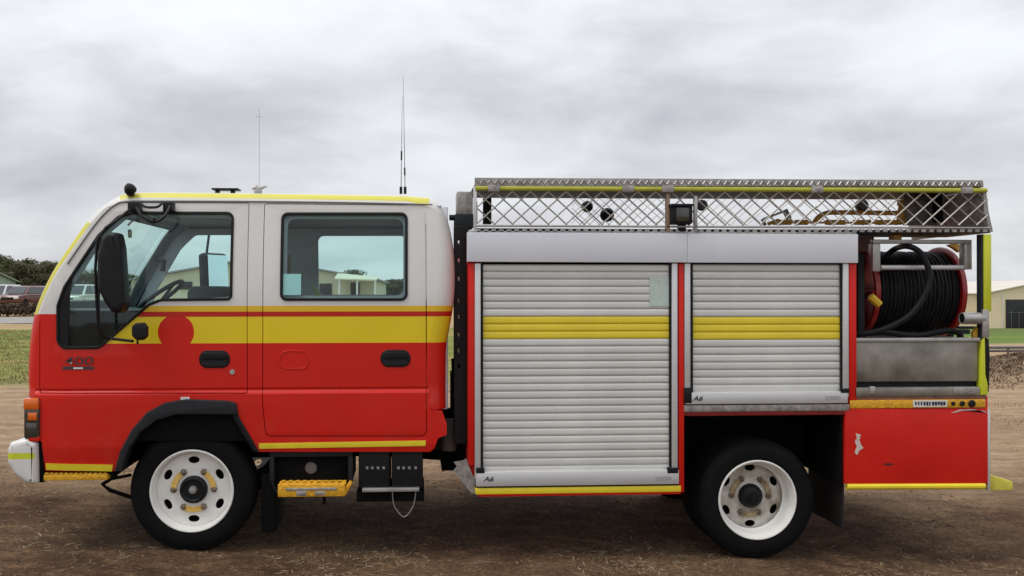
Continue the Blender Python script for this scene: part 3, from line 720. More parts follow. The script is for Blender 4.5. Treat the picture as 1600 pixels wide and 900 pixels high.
def wheel(name, loc, dy, rot, rear):
    wh = empty(name, loc, T)
    link('tyre', TY, M_rubber, wh)
    link('rim', RG, M_rim, wh)
    link('rim_disc', disc_mesh(dy, rot), M_rimg if rear else M_rim, wh)
    MB().lathe([(.212, dy+.05), (.0, dy+.05)], (0, 0, 0), 'Y', 32).build('brake_drum', M_chassis, wh)
    hub = MB()
    if rear: hub.lathe([(.0, -.045), (.03, -.045), (.05, -.04), (.066, -.03), (.074, -.012), (.076, .01), (.082, .02), (.082, .03)], (0, dy-.01, 0), 'Y', 32)
    else: hub.lathe([(0, -.012), (.055, -.012), (.066, -.022), (.078, -.016), (.083, .004), (.083, .02)], (0, dy-.01, 0), 'Y', 32)
    hub.build('hub', M_blk, wh)
    cp = MB(); cp.lathe([(0, -.02), (.018, -.018), (.024, -.008), (.026, .0)], (0, dy-.01-(.04 if rear else .012), 0), 'Y', 12); cp.build('hub_cap', M_blk if rear else M_galv, wh)
    # stained pads between neighbouring nuts
    pads = []
    nr = .119
    A0 = math.radians(0 if True else 0)
    for k in ((0, 1), (2, 3), (4, 5)):
        a0, a1 = math.radians(k[0]*60+4), math.radians(k[1]*60-4)
        a0 -= 0; pts = []
        for t in range(7): a = a0+(a1-a0)*t/6; pts.append((.134*math.cos(a), .134*math.sin(a)))
        for t in range(7): a = a1+(a0-a1)*t/6; pts.append((.102*math.cos(a), .102*math.sin(a)))
        pads.append(pts)
    for p in pads:
        me = plate([p], dy-.0135 if not rear else dy-.0135, .003); link('stained_pad', me, M_rimrust if not rear else M_nut_stain, wh)
    nm = MB(); 
    for i, (r, h) in enumerate([(0, 0)]): pass
    nm.lathe([(0, -.03), (.008, -.03), (.011, -.024), (.011, -.016), (.0165, -.014), (.0185, 0), (.021, .002)], (0, 0, 0), 'Y', 6)
    nme = nm.mesh('wheel_nut', 20)
    for k in range(6):
        a = math.radians(k*60+(-2 if rear else 0)); o = link('wheel_nut', nme, M_nut, wh); o.location = (nr*math.cos(a), dy-.006, nr*math.sin(a))
    return wh
M_nut_stain = mat('brown_wheel_stain', (.20, .12, .05), .7, 0, .4, 30, col2=(.50, .38, .22))
M_rimg = mat('grimy_rim_paint', (.34, .27, .18), .6, 0, .2, 7, col2=(.82, .80, .74))
pf = P(299.5, 767.5, .07); wheel('front_wheel', (pf.x, .07, pf.z), .055, math.radians(90), False)
prr = P(1184, 781.5, .07); wheel('rear_wheel', (prr.x, .07, prr.z), .135, math.radians(30), True)
def inner(p, y, name):
    wh = empty(name, (p.x, y, p.z), T); link('tyre', TY, M_rubber, wh); link('rim', RG, M_rim, wh)
inner(prr, .07+.23, 'inner_rear_wheel')
def farw(p, name):
    wh = empty(name, (p.x, W-.07, p.z), T); wh.rotation_euler.z = math.pi
    link('tyre', TY, M_rubber, wh); link('rim', RG, M_rim, wh); link('rim_disc', disc_mesh(.08, 0), M_rim, wh)
farw(Vector((pf.x, 0, pf.z)), 'front_wheel'); farw(Vector((prr.x, 0, prr.z)), 'rear_wheel')
b = MB()
b.tube([(pf.x, .25, pf.z), (pf.x, W-.25, pf.z)], .05, 12); b.build('front_axle', M_chassis, T)
b = MB(); b.tube([(prr.x, .25, prr.z), (prr.x, W-.25, prr.z)], .065, 12); b.lathe([(0, -.17), (.1, -.16), (.16, -.08), (.17, 0), (.16, .08), (.1, .16), (0, .17)], (prr.x, W/2, prr.z), 'X', 20); b.build('rear_axle', M_chassis, T)
for y in (.58, W-.66): b = MB(); x0 = P(75, 700, 0).x; x1 = P(1530, 700, 0).x; b.box((x0, y, P(0, 735, 0).z), (x1, y+.08, P(0, 690, 0).z), .005); b.build('chassis_rail', M_chassis, T)
b = MB(); b.tube([(pf.x+.5, W/2, pf.z+.12), (prr.x, W/2, prr.z)], .045, 10); b.build('drive_shaft', M_chassis, T)
b = MB(); x0 = P(760, 0, 0).x; x1 = P(1050, 0, 0).x
b.box((x0, .35, P(0, 768, 0).z), (x1, 1.6, P(0, 700, 0).z), .03); b.build('fuel_tank', M_chassis, T)

# ------------------------------------------------------------ below the cab
lo = bx('equipment_box', 424, 712, 549, 757, .12, .55, M_chassis, T)
fr = MB(); pbox(fr, 421, 706, 551, 713, .06, .12); pbox(fr, 421, 713, 428, 752, .06, .12); pbox(fr, 544, 713, 551, 757, .06, .12)
fr.tube([P(424, 750, .09), P(430, 765, .09), P(436, 772, .09)], .008, 6); fr.build('box_frame', M_dark, T)
MB().lathe([(0, -.012), (.03, -.012), (.036, -.006), (.037, .01)], P(486, 731, .12), 'Y', 20).build('filler_cap', mat('cap_grey', (.14, .13, .12), .6), T)
so = MB(); so.box(P(434, 777, .0), tuple(Vector(P(539, 756, .0))+Vector((0, .22, 0))), .004)
pbox(so, 437, 752.5, 541, 757, .02, .04); 
for k in range(9): pbox(so, 440+k*11, 751, 446+k*11, 754, .02, .04, .001)
so.tube([P(538, 772, .02), P(549, 752, .02)], .012, 6)
stp = so.build('cab_step', M_orange, T)
w2 = MB(); pbox(w2, 446, 763, 526, 766, -.004, .004); pbox(w2, 463, 767, 478, 775, -.004, .004); pbox(w2, 492, 768, 508, 774, -.004, .004); w2.build('worn_tread_patch', M_tread, stp)
b = MB(); pbox(b, 504, 776, 508, 788, .05, .09); b.build('step_drain', M_chassis, T)
bt = MB(); pbox(bt, 560, 704, 609, 764, .08, .45, .012); pbox(bt, 612, 704, 661, 764, .08, .45, .012); bb = bt.build('battery_box', M_blk, T)
for k in range(8):
    x = (571, 579, 588, 597, 620, 628, 637, 647)[k]; pl('battery_mark', [rpoly([(x, 729), (x+4.5, 729), (x+4.5, 733), (x+1.5, 733.5)])], .077, .003, M_galv, bb)
bx('battery_rail', 566, 763.5, 655, 768, .05, .09, M_galv, T, .002)
bx('battery_tray', 557, 768, 663, 783, .1, .5, M_chassis, T)
MB().tube(catmull([P(613, 768, .07), P(616, 790, .07), P(631, 807.5, .07), P(645, 792, .07), P(650, 768, .07)], 8), .0032, 5).build('hanging_chain', M_galv, T)
bx('front_mudflap', 408, 740, 430, 832, .14, .50, M_rubber, T, .006)
b = MB(); q = P(1319, 700, .12); b.box((q.x-.015, .12, P(1319, 826, .12).z), (q.x, .62, P(1319, 700, .12).z), .003); b.build('rear_mudflap', mat('grey_mudflap_rubber', (.022, .020, .018), .7, 0, .3, 6), T)

# ------------------------------------------------------------ gap between the cab and body
hs = [rect(715.5, a, 719, a+6.5) for a in (375, 403, 432, 466, 492, 520, 545, 570)]
b = link('intake_stack', plate([toXZ(rect(709.5, 352, 733, 694, 3), .14)]+[toXZ(h, .14) for h in hs], .14, .09, .004), M_blk, T)
bx('stack_head', 714, 299, 739, 336, .16, .35, M_tread, b, .006)
bx('stack_collar', 711, 334, 740, 356, .15, .36, M_dash, b, .006)
b2 = MB(); b2.tube([P(702, 340, .2), P(713, 340, .2)], .018, 10); b2.build('stack_clamp', M_blk, b)
b = MB(); b.tube([P(702, 655, .3), P(702, 703, .3)], .05, 14); b.build('air_canister', mat('dusty_canister', (.13, .105, .09), .7, 0, .3, 10), T)
b = MB(); b.tube([P(712, 560, .45), P(716, 640, .4), P(722, 715, .35)], .03, 10); pbox(b, 690, 700, 738, 735, .5, 1.5); pbox(b, 712, 600, 735, 700, .3, 1.3); b.build('gap_pipework', M_chassis, T)
pl('body_corner_bracket', [[(729, 717), (738, 742), (744, 748), (743, 771), (737, 771), (728, 760), (708, 736), (714, 729), (709, 722), (722, 720)]], .04, .012, M_tread, T)

# ============================================================ BODY
XL, XM, XR, XE = P(732, 450).x, P(1065, 450).x, P(1338, 450).x, P(1546, 450).x
ztop = P(800, 364).z; zbt = P(800, 770).z; zmid = P(1190, 645).z
b = MB(); b.box((XL, .05, zbt+.01), (XM+.01, W, ztop), .004); b.box((XM+.012, .05, zmid), (XR, W, ztop-.001), .004); b.build('body_shell', M_red, T)
b = MB(); b.box((XL-.002, .0, ztop+.002), (XR+.002, W, ztop+.012), .002); b.build('body_roof', M_tread, T)
b = MB(); b.box((XM+.02, .55, P(1200, 742).z), (P(1319, 600).x, 1.45, zmid-.003), .0); b.box((XM+.012, .06, P(1070, 762).z), (XM+.03, .5, zmid-.003)); b.box((P(1316,600).x, .03, P(1320, 756).z), (P(1320.3, 600).x, W-.03, zmid-.003)); b.box((XM+.03, .06, zmid-.012), (P(1316,600).x, .6, zmid-.004)); b.build('wheel_housing', M_chassis, T)
def bp(name, x0, y0, x1, y1, y, th, m, bev=.002, parent=T): return bx(name, x0, y0, x1, y1, y, y+th, m, parent, bev)
pl('fascia_panel', [[(730, 363), (1074, 364.5), (1074, 410.3), (730, 409)]], -.022, .07, M_fascia, T, .004)
pl('fascia_panel', [[(1074.2, 364.5), (1341, 366), (1341, 411), (1074.2, 410.3)]], -.022, .07, M_fascia, T, .004)
bp('red_post', 732, 411, 741.5, 727, .0, .05, M_red)
bp('red_post', 1060.5, 412, 1069, 769, .0, .05, M_red)
bp('red_post', 1327, 412, 1338.5, 640, .0, .05, M_red)
def shutter(x0, x1, ytop, ybot, n, yellow, lab):
    sh = empty('roller_shutter', P(x0, ybot), T)
    off = P(x0, ybot)
    def sub(o):
        o.location -= off; return o
    for (a, c_) in ((x0-10.5, x0-1.5), (x1+1.5, x1+10.5)):
        sub(bp('guide_channel', a, 411.5, c_, ybot+ (12 if lab == 'A' else 8), -.006, .05, M_alu, .003, sh))
    for (a, c_) in ((x0-2, x0+2.4), (x1-2.4, x1+2)): sub(bp('channel_seal', a, 411.5, c_, ybot, .004, .04, M_blk, .0, sh))
    sub(bp('shutter_backing', x0, 410, x1, ybot, .034, .01, M_chassis, 0, sh))
    xa, za = XZ(x0+2, ytop, .02); xb, zbm = XZ(x1-2, ybot, .02); h = (za-zbm)/n
    s = MB(); prof = [(0.00, .0030), (.04, .0004), (.09, -.0010), (.35, -.0018), (.65, -.0024), (.90, -.0026), (.94, -.0014), (.97, .001), (1.0, .0030)]
    vs = []; 
    for t, y in prof: vs += [(0, y, h*(1-t)), (xb-xa, y, h*(1-t))]
    s.add(vs, [(2*i, 2*i+1, 2*i+3, 2*i+2) for i in range(len(prof)-1)])
    me = s.mesh('slat', 60)
    import numpy as np
    for k in range(n):
        o = link('slat', me, M_slat, sh)
        if k in yellow: o.material_slots[0].link = 'OBJECT'; o.material_slots[0].material = M_slaty
        o.location = Vector((xa, .02, za-h*(k+1)))-off
        o.rotation_euler.x = random.uniform(-.006, .006)
    return sh, sub
sh, sub = shutter(752.5, 1048.5, 413, 737, 28, (), 'A')
# yellow band of tape: slats whose centre lies between y 491 and 528
def recolor(sh, y0, y1, x):
    for o in sh.children:
        if o.name.startswith('slat'):
            z = (o.location+sh.location).z+.02
            if P(x, y1, .02).z < z < P(x, y0, .02).z: o.material_slots[0].link = 'OBJECT'; o.material_slots[0].material = M_slaty
recolor(sh, 492.5, 526.5, 900)
sub(bp('bottom_bar', 744, 738, 1061, 756.5, -.012, .04, M_alu, .004, sh))
for a, c_ in ((744, 757), (1043, 1060)): sub(bp('latch_block', a, 731, c_, 739.5, -.014, .02, M_blk, .002, sh))
sub(text('maker_mark', 'A6', 763, 749, 7.5, -.0145, M_ink, sh, shear=.3, wscale=1.25, bold=.02))
sub(text('maker_number', '2000', 1036, 748, 6.5, -.0145, M_inkg, sh, wscale=1.5))
st_ = pl('pale_rectangle', [rect(1015, 433, 1048, 478)], .0145, .0015, M_mint, T); st_.name = 'inspection_sticker'
sh2, sub2 = shutter(1080.5, 1316, 413, 612, 17, (), 'B')
recolor(sh2, 497, 531, 1200)
sub2(bp('bottom_bar', 1071, 613.5, 1325, 630, -.012, .04, M_alu, .004, sh2))
for a, c_ in ((1069.5, 1081),): sub2(bp('latch_block', a, 606, c_, 630, -.014, .02, M_blk, .002, sh2))
sub2(bp('latch_block', 1314, 607, 1327, 614, -.014, .02, M_blk, .002, sh2))
sub2(text('maker_mark', 'A6', 1090, 623, 7.5, -.0145, M_ink, sh2, shear=.3, wscale=1.25, bold=.02))
sub2(text('maker_number', '2000', 1301, 622, 6.5, -.0145, M_inkg, sh2, wscale=1.5))
bp('sill_gap', 743, 756.5, 1060, 762, .012, .04, M_blk)
bp('sill_tape', 743, 763.2, 1064, 768.5, -.004, .05, M_yel)
bp('sill_rail', 748, 768.5, 1064, 772, .0, .05, M_red)
bp('sill_gap', 1069, 630, 1326, 633.5, .01, .04, M_blk)
bp('sill_ledge', 1069, 633.5, 1327, 641.5, -.004, .06, M_tread)
bp('sill_rail', 1069, 641.5, 1327, 648, .003, .05, mat('dark_red_paint', (.22, .01, .01), .5, 0, .2, 9))
# ------------------------------------------------------------ rear corner
rb = MB(); rb.box((P(1321, 600).x, .012, P(1400, 756).z), (XE-.004, W, P(1400, 620).z), .005); rb.build('rear_locker', M_red, T)
pl('rear_locker_panel', [[(1320.5, 638), (1544, 640), (1544, 755), (1320.5, 756)]], .0, .02, M_red, T, .004)
bp('locker_band', 1328, 625.5, 1540, 636.5, -.001, .02, M_orange)
lb = bp('band_label', 1427, 625.7, 1480, 635.5, -.004, .004, M_lblw, .0)
for k in range(11):
    x = 1430+k*4.4; bp('label_letter', x, 627.6, x+random.choice((2.2, 3, 3.4)), 632.6+random.random()*1.2, -.0055, .002, M_ink, 0, lb)
for x, r in ((1489, 3.2), (1503, 4.2), (1518, 6.0)): MB().lathe([(0, -.014), (r*.7/262, -.014), (r/262, -.008), (r/262, .005)], P(x, 630.5, 0), 'Y', 14).build('band_switch', M_blk, T)
b = MB(); b.tube([P(1323, 760.5, .005), P(1538, 759.5, .005)], .019, 10); b.build('locker_sill', M_yel, T)
pl('paint_chip', [[(1337, 677), (1345, 679), (1343, 688), (1346, 696), (1349, 700), (1343, 704), (1339, 711), (1335.5, 707), (1339, 698), (1336, 690), (1339, 684)]], -.002, .004, M_chip, T)
pl('paint_chip', [[(1486, 645.5), (1496, 644), (1503, 641.5), (1530, 641), (1541, 645), (1541, 643), (1520, 639.4), (1500, 640), (1492, 643)]], -.002, .004, M_chip, T)
pl('panel_dent', [[(1378, 725), (1389, 723.5), (1398, 725.5), (1388, 727.5)]], -.001, .003, mat('scuff_dark', (.05, .01, .01), .7), T)
bp('corner_strip', 1543.5, 640, 1547.5, 766, .0, .03, M_alu)
pl('rear_step', [[(1547, 742), (1575, 750), (1583, 752.5), (1583, 766), (1547, 767)]], .05, W-.1, mat('worn_lemon_paint', (.66, .58, .08), .5, 0, .2, 14), T, .006)
# stainless tray
b = MB(); b.box((P(1337, 600).x, .02, P(1400, 597).z), (P(1531, 600).x, W-.02, P(1400, 530).z), .006); tr = b.build('steel_tray', M_steel, T)
bp('tray_lip', 1336, 528.5, 1532, 533.5, .005, .03, M_galv, .002, tr)
bp('tray_recess', 1337, 597, 1531, 608, .06, .4, M_dash, .0, tr)
bp('tray_ledge', 1336, 606, 1531, 618, .0, .09, M_steel, .003, tr)
bp('tray_catch', 1360, 604, 1368, 616, -.012, .02, M_galv, .004, tr)
bp('tray_bracket', 1490, 605, 1526, 616, -.006, .02, M_tread, .004, tr)
bp('ledge_underside', 1336, 618, 1541, 625.5, .008, .3, mat('rusty_ledge', (.2, .09, .06), .7, 0, .4, 12), .002)
# rear post
bp('post_back', 1533.5, 366, 1538, 615, .01, .05, M_dash)
bp('rear_post', 1538, 366, 1549.5, 487, .0, .05, M_lime, .004)
pl('rear_post', [[(1534.5, 533), (1539, 525), (1540, 585), (1543.5, 600), (1544, 617), (1532.5, 617)]], .0, .05, M_lime, T, .003)
pl('post_edge_cable', [[(1540, 527), (1545, 530), (1547, 560), (1546, 590), (1545, 613), (1543, 590), (1541, 570)]], .004, .02, M_blk, T, .002)
bp('post_bracket', 1536, 484, 1546, 527, -.003, .06, M_galv)
b = MB(); c = P(1504, 497.5, .02); d = P(1537, 496.5, .02); r_ = 9.6/262
b.lathe([(r_*.8, .02), (r_*.84, 0), (r_, -.0), (r_, d.x-c.x), (0, d.x-c.x)], (c.x, .03, c.z), 'X', 20); nz_ = b.build('outlet_pipe', M_galv, T)
MB().lathe([(r_*.82, .004), (0, .004)], (c.x, .03, c.z), 'X', 20).build('pipe_bore', M_chassis, nz_)
b = MB(); pbox(b, 1503, 515, 1516, 522, .05, .1); pbox(b, 1505, 527, 1513, 531, .05, .1); pbox(b, 1500, 510, 1530, 514, .1, .14); b.build('valve_lever', M_dash, T)
pl('valve_handle', [[(1527, 511), (1533, 519), (1531, 527), (1522, 529), (1521, 520)]], .05, .03, mat('valve_yellow', (.65, .36, .03), .5, 0, .3, 20), T, .004)

# ------------------------------------------------------------ hose reel
RY = .56
xa = P(1372, 455, RY-.29).x; xb = P(1507, 455, RY-.29).x; zc_ = P(1440, 456, RY-.29).z
rl = empty('hose_reel', (0, 0, 0), T)
for x, s in ((xa, 1), (xb, -1)):
    MB().lathe([(.03, -.012), (.26, -.012), (.285, -.02), (.30, -.016), (.304, 0), (.30, .016), (.285, .02), (.26, .012), (.03, .012)], (x, RY, zc_), 'X', 56, close=True).build('reel_flange', M_redreel, rl)
    sp_ = MB()
    for k in range(6): a = k*math.pi/3; sp_.tube([(x-s*.02, RY+.03*math.cos(a), zc_+.03*math.sin(a)), (x-s*.02, RY+.27*math.cos(a), zc_+.27*math.sin(a))], .012, 6)
    sp_.build('reel_spokes', M_redreel, rl)
b = MB(); b.tube([(xa-.06, RY, zc_), (xb+.06, RY, zc_)], .03, 12); b.build('reel_axle', M_galv, rl)
b = MB(); b.box((xa-.10, RY-.04, P(1400, 530, RY).z-.02), (xa-.06, RY+.04, zc_+.05), .004); b.box((xb+.05, RY-.04, P(1400, 530, RY).z-.02), (xb+.08, RY+.04, zc_+.05), .004); b.build('reel_stand', M_dash, rl)
hose = MB(); hr = .0125; nt_ = 21
for k in range(nt_):
    x = xa+.024+k*(xb-xa-.048)/(nt_-1); rr = .262+random.uniform(-.004, .004)
    pts = [(x+random.uniform(-.002, .002), RY+rr*math.cos(a), zc_+rr*math.sin(a)) for a in [j*2*math.pi/40 for j in range(40)]]; pts.append(pts[0])
    hose.tube(pts, hr, 7, caps=False)
hose.lathe([(.252, .02), (.252, xb-xa-.02)], (xa, RY, zc_), 'X', 40)
fy = .075
hose.tube(catmull([P(1382, 402, RY-.18), P(1400, 388, RY-.22), P(1420, 385, fy), P(1438, 395, fy-.02), P(1449, 415, fy-.03), P(1452, 437, fy-.03), P(1444, 462, fy-.03), P(1424, 490, fy-.02), P(1400, 506, fy), P(1372, 517, fy+.02), P(1346, 522, fy+.05), P(1325, 528, fy+.1)], 6), .0185, 9)
hose.tube(catmull([P(1345, 522, .2), P(1380, 519, .18), P(1430, 524, .2), P(1480, 517, .2), P(1500, 522, .2), P(1497, 532, .3)], 6), .02, 8)
ho = hose.build('fire_hose', M_hose); tag(ho, 'black rubber hose wound on the red reel with one loose loop hanging across it', 'hose')
b = MB(); q = P(1366, 470, .2); b.tube([P(1360, 463, .2), P(1374, 476, .2)], .026, 8); tg = b.build('hose_tag', mat('tag_yellow', (.75, .5, .03), .5, 0, .1, 20), rl)
b = MB(); b.tube([P(1341, 463, .25), P(1362, 467, .2)], .006, 6); b.build('tag_cord', M_chassis, rl)
# roller guide frame
gf_ = MB(); pbox(gf_, 1364, 374, 1519, 381, .10, .14, .004); pbox(gf_, 1364, 381, 1376, 424, .10, .16, .004); pbox(gf_, 1507, 381, 1519, 421, .10, .16, .004)
gd = gf_.build('roller_guide_frame', M_galv, T)
MB().tube([P(1376, 418, .12), P(1507, 418, .12)], .0155, 12).build('guide_roller', M_alu, gd)
bx('reel_bay_shroud', 1341, 370, 1366, 392, .3, .9, mat('brown_bracket', (.2, .13, .11), .6, 0, .3, 10), T)
bp('reel_gearbox', 1341, 395, 1352, 522, .22, .3, M_dash, .01)
pl('bay_bracket', [[(1396, 367), (1409, 367), (1409, 374), (1396, 374)]], .2, .06, M_brass, T)
pl('bay_bracket', [[(1483, 383), (1494, 380), (1507, 386), (1500, 394), (1492, 388)]], .3, .04, M_brass, T)

# ============================================================ ROOF RACK
zr0 = P(1100, 362).z; zr1 = P(1100, 350).z
rk = pl('top_tread_plate', [[(742, 277.5), (1536, 281.5), (1537, 291.5), (742, 291)]], -.01, .03, M_tread, T, .002)
# raised bars of the tread pattern
tb = MB(); k = 0; x = 745.0
while x < 1532:
    y = 279.6+(x-742)*.0045; dx = 4.2 if k % 2 else 4.2; a = P(x, y+ (7 if k % 2 else 1.5), -.012); c = P(x+dx, y+(1.5 if k % 2 else 7), -.012)
    tb.tube([a, c], .0035, 4, caps=False); x += 5.6; k += 1
tbo = tb.build('tread_bars', M_galv, rk); tag(tbo, kind='stuff')
pl('top_lip', [[(742, 287), (1536, 291), (1536, 292.5), (742, 288.5)]], .02, .78, mat('brown_underfloor', (.10, .075, .065), .7, 0, .3, 12), T)
b = MB(); b.tube([P(743, 294, .0), P(1541, 297.5, .0)], .0155, 10); b.build('top_rail', mat('dull_yellow_rail', (.46, .46, .05), .5, 0, .15, 10), T)
for x in (772, 982, 1044, 1278, 1512): bp('rail_clamp', x-9, 288.5+(x-742)*.0044, x+9, 299+(x-742)*.0044, -.022, .045, M_tread, .004)
bp('bottom_rail', 742, 351, 1548, 357.5, -.004, .03, M_galv, .003)
b = MB(); x = 744
while x < 1546: pbox(b, x, 358, x+7, 362.5, .0, .02, .0); x += 12
b.build('rail_spacers', M_tread, T)['kind'] = 'stuff'
bp('rack_floor', 742, 357.6, 1549, 359.8, .02, .25, M_tread, .001)
pl('rack_end_plate', [[(1541, 294), (1545, 330), (1552, 362), (1546, 362), (1538, 330), (1536, 296)]], .0, .9, M_tread, T, .003)
bp('rack_post', 740, 290, 745, 362, -.002, .03, M_alu)
bp('rack_post', 741, 292, 745, 362, W-.05, .03, M_alu)
def mesh_panel(x0, y0, x1, y1, Y, pitch=28.0, nm='mesh_panel', wr=.0047):
    """diagonal wires crossing, clipped to the panel"""
    b = MB(); h = y1-y0; sl = 25.5/28.0
    run = h/sl; x = x0-run
    while x < x1:
        for s in (1, -1):
            xa_, xb_ = (x, x+run); ya_, yb_ = (y0, y1) if s > 0 else (y1, y0)
            if xa_ < x0: t = (x0-xa_)/run; xa_ = x0; ya_ = ya_+(yb_-ya_)*t
            if xb_ > x1: t = (xb_-x1)/(xb_-xa_); yb_ = yb_+(ya_-yb_)*t; xb_ = x1
            if xb_-xa_ > 1: b.tube([P(xa_, ya_, Y+.003*s), P(xb_, yb_, Y+.003*s)], wr, 5, caps=False)
        x += pitch
    return b.build(nm, M_wire, T)
mesh_panel(746, 298, 1038, 351.5, .004); mesh_panel(1050, 298.5, 1276, 352, .004); mesh_panel(1276, 299, 1543, 352, .004)
mesh_panel(1088, 305, 1420, 352, 1.2, 26, wr=.003)
mesh_panel(893, 308, 1040, 352, .9, 15, wr=.0022)
bp('lamp_bracket', 1041, 300, 1047, 362, -.004, .03, mat('brown_strap', (.3, .2, .14), .6), .002)
bp('lamp_bracket', 1085, 306, 1090, 362, -.004, .03, M_galv, .002)
wl = bp('work_light', 1050, 318.5, 1083, 350, -.05, .10, M_blk, .012); bp('lamp_glass', 1057, 324, 1077, 346, -.056, .01, M_dklens, .004, wl)
bp('lamp_visor', 1049, 318, 1085, 321.5, -.07, .1, M_dash, .002, wl); bp('lamp_stem', 1060, 349, 1072, 362, -.0, .03, M_blk, .002, wl)
def spot(px, py, r, Y):
    c = P(px, py, Y); rr = r*(D+Y)/FPX; b = MB(); b.lathe([(0, -.03), (rr*.7, -.032), (rr, -.02), (rr, 0), (rr*.8, .035), (rr*.4, .06), (0, .065)], c, 'Y', 18)
    o = b.build('flood_light', M_blk, T); return o
spot(917, 323, 9, .86); spot(948, 336, 11, .86); spot(1096, 321, 9, 1.16); spot(1346, 321, 10, 1.16)
bp('rack_stay', 755, 309, 768, 350, .5, .04, M_blk); bp('rack_stay', 741, 315, 746, 350, .6, .04, M_blk)
bp('rear_rack_wall', 1412, 304, 1470, 352, .55, .02, M_tread); bp('rack_locker', 1470, 299, 1503, 346, .45, .3, M_blk)
bp('rear_rack_wall', 1503, 300, 1540, 356, .45, .02, mat('dark_tread_plate', (.12, .11, .10), .6, .3, .3, 15))
bp('rack_underfloor', 1396, 360.5, 1548, 364, .02, .48, mat('brown_underfloor', (.10, .075, .065), .7, 0, .3, 12))
bp('rack_underfloor', 1341, 359.8, 1396, 366, .02, .15, M_dash)
# standpipe and couplings lying in the rack
sp1 = MB()
sp1.tube(catmull([P(1272, 348, .5), P(1278, 340, .5), P(1290, 333.5, .5), P(1310, 332, .5), P(1402, 333, .5)], 5), .016, 10)
sp1.tube([P(1200, 350, .45), P(1215, 344.5, .45), P(1230, 349, .45)], .012, 8)
for x0, x1 in ((1208, 1236), (1242, 1262), (1290, 1320), (1334, 1360), (1368, 1408)): sp1.tube([P(x0, 347.5, .45), P(x1, 347.5, .45)], .017, 8)
sp1.tube([P(1408, 350, .5), P(1407, 318, .5)], .02, 8, rs=[.035, .012]); sp1.lathe([(0, -.02), (.022, -.018), (.022, .018), (0, .02)], P(1407, 317, .5), 'Z', 12)
sp1.tube([P(1236, 347.5, .45), P(1408, 348.5, .45)], .007, 6)
o = sp1.build('standpipe', M_brass); tag(o, 'ochre painted standpipe with couplings lying behind the mesh of the roof rack', 'standpipe')
sp2 = MB(); sp2.tube([P(1193, 342, .5), P(1222, 331.5, .5)], .007, 6); sp2.tube([P(1226, 328, .5), P(1233, 342, .5)], .02, 8); sp2.tube([P(1191, 342, .5), P(1196, 352, .5)], .012, 6)
o = sp2.build('branch_nozzle', M_galv); tag(o, 'small grey nozzle with a thin arm in the roof rack left of the ochre standpipe', 'nozzle')

# ============================================================ SURROUNDINGS
def leaves(b, c, r, n, size, rng, mi=0):
    for _ in range(n):
        d = Vector((rng.gauss(0, 1), rng.gauss(0, 1), rng.gauss(0, 1))).normalized()*(rng.random()**.45)
        p = c+Vector((d.x*r[0], d.y*r[1], d.z*r[2])); s = size*rng.uniform(.6, 1.4)
        u = Vector((rng.gauss(0, 1), rng.gauss(0, 1), rng.gauss(0, .6))).normalized(); v_ = u.cross(Vector((rng.gauss(0, 1), rng.gauss(0, 1), rng.gauss(0, 1)))).normalized()
        b.add([p-u*s, p+v_*s*.5, p+u*s, p-v_*s*.5], [(0, 1, 2, 3)], mi)
def foliage(name, c1, c2):
    m = mat(name, c1, .85, 0, .25, .9, col2=c2, spec=.2); return m
M_leaf = [foliage('olive_gum_leaves', (.075, .085, .038), (.16, .165, .075)), foliage('dull_green_leaves', (.055, .072, .03), (.12, .135, .055)), foliage('brownish_leaves', (.095, .085, .048), (.19, .165, .095))]
M_bark = mat('grey_brown_bark', (.12, .095, .075), .9, 0, .3, 3)
def tree_meshes(seed, h, spread, n=5200):
    rng = random.Random(seed); tb = MB(); cb = MB()
    tb.tube([(0, 0, -.3), (.1, 0, h*.25), (-.05, .05, h*.5), (.05, 0, h*.8)], .2, 8, rs=[.24, .19, .12, .04])
    cl = []
    for k in range(11):
        a = rng.random()*6.28; rr = rng.uniform(.15, 1)*spread; z = h*rng.uniform(.38, .9)*(1-.22*(rr/spread)**2)
        c = Vector((rr*math.cos(a), rr*math.sin(a), z)); cl.append(c)
        tb.tube([(0, 0, h*rng.uniform(.22, .45)), c*.6+Vector((0, 0, h*.1)), c], .06, 5, rs=[.09, .05, .02])
    for c in cl+[Vector((0, 0, h*.88))]: leaves(cb, c, (spread*.42, spread*.42, h*.13), n//12, .13, rng)
    return tb.mesh('trunk'), cb.mesh('crown', 180)
VAR = [tree_meshes(3, 6.5, 2.7), tree_meshes(8, 7.2, 3.2), tree_meshes(15, 5.6, 2.6), tree_meshes(21, 8.0, 2.9)]
ORD = 'first second third fourth fifth sixth seventh eighth ninth tenth eleventh twelfth thirteenth fourteenth fifteenth sixteenth'.split()
KIND = ['olive green gum tree', 'dull green bushy tree', 'brownish dry looking tree']
def place_tree(px, pytop, Y, kind, label, group, zbase=None):
    i = random.randrange(4); p = P(px, pytop, Y); zb_ = H(p.x, Y)
    o = empty('background_tree', (p.x, Y, zb_)); o.rotation_euler.z = random.random()*6
    tm, cm = VAR[i]; hh = (6.5, 7.2, 5.6, 8.0)[i]
    s = (p.z-zb_)/(hh*.98); o.scale = (max(s, .8)*1.15, max(s, .8)*1.15, s)
    link('trunk', tm, M_bark, o)
    c = bpy.data.objects.new('crown', cm); COL.objects.link(c); c.parent = o
    if not cm.materials: cm.materials.append(M_leaf[0])
    c.material_slots[0].link = 'OBJECT'; c.material_slots[0].material = M_leaf[kind]
    tag(o, label, 'tree', group)
GT = 'trees on the skyline left of the cab'
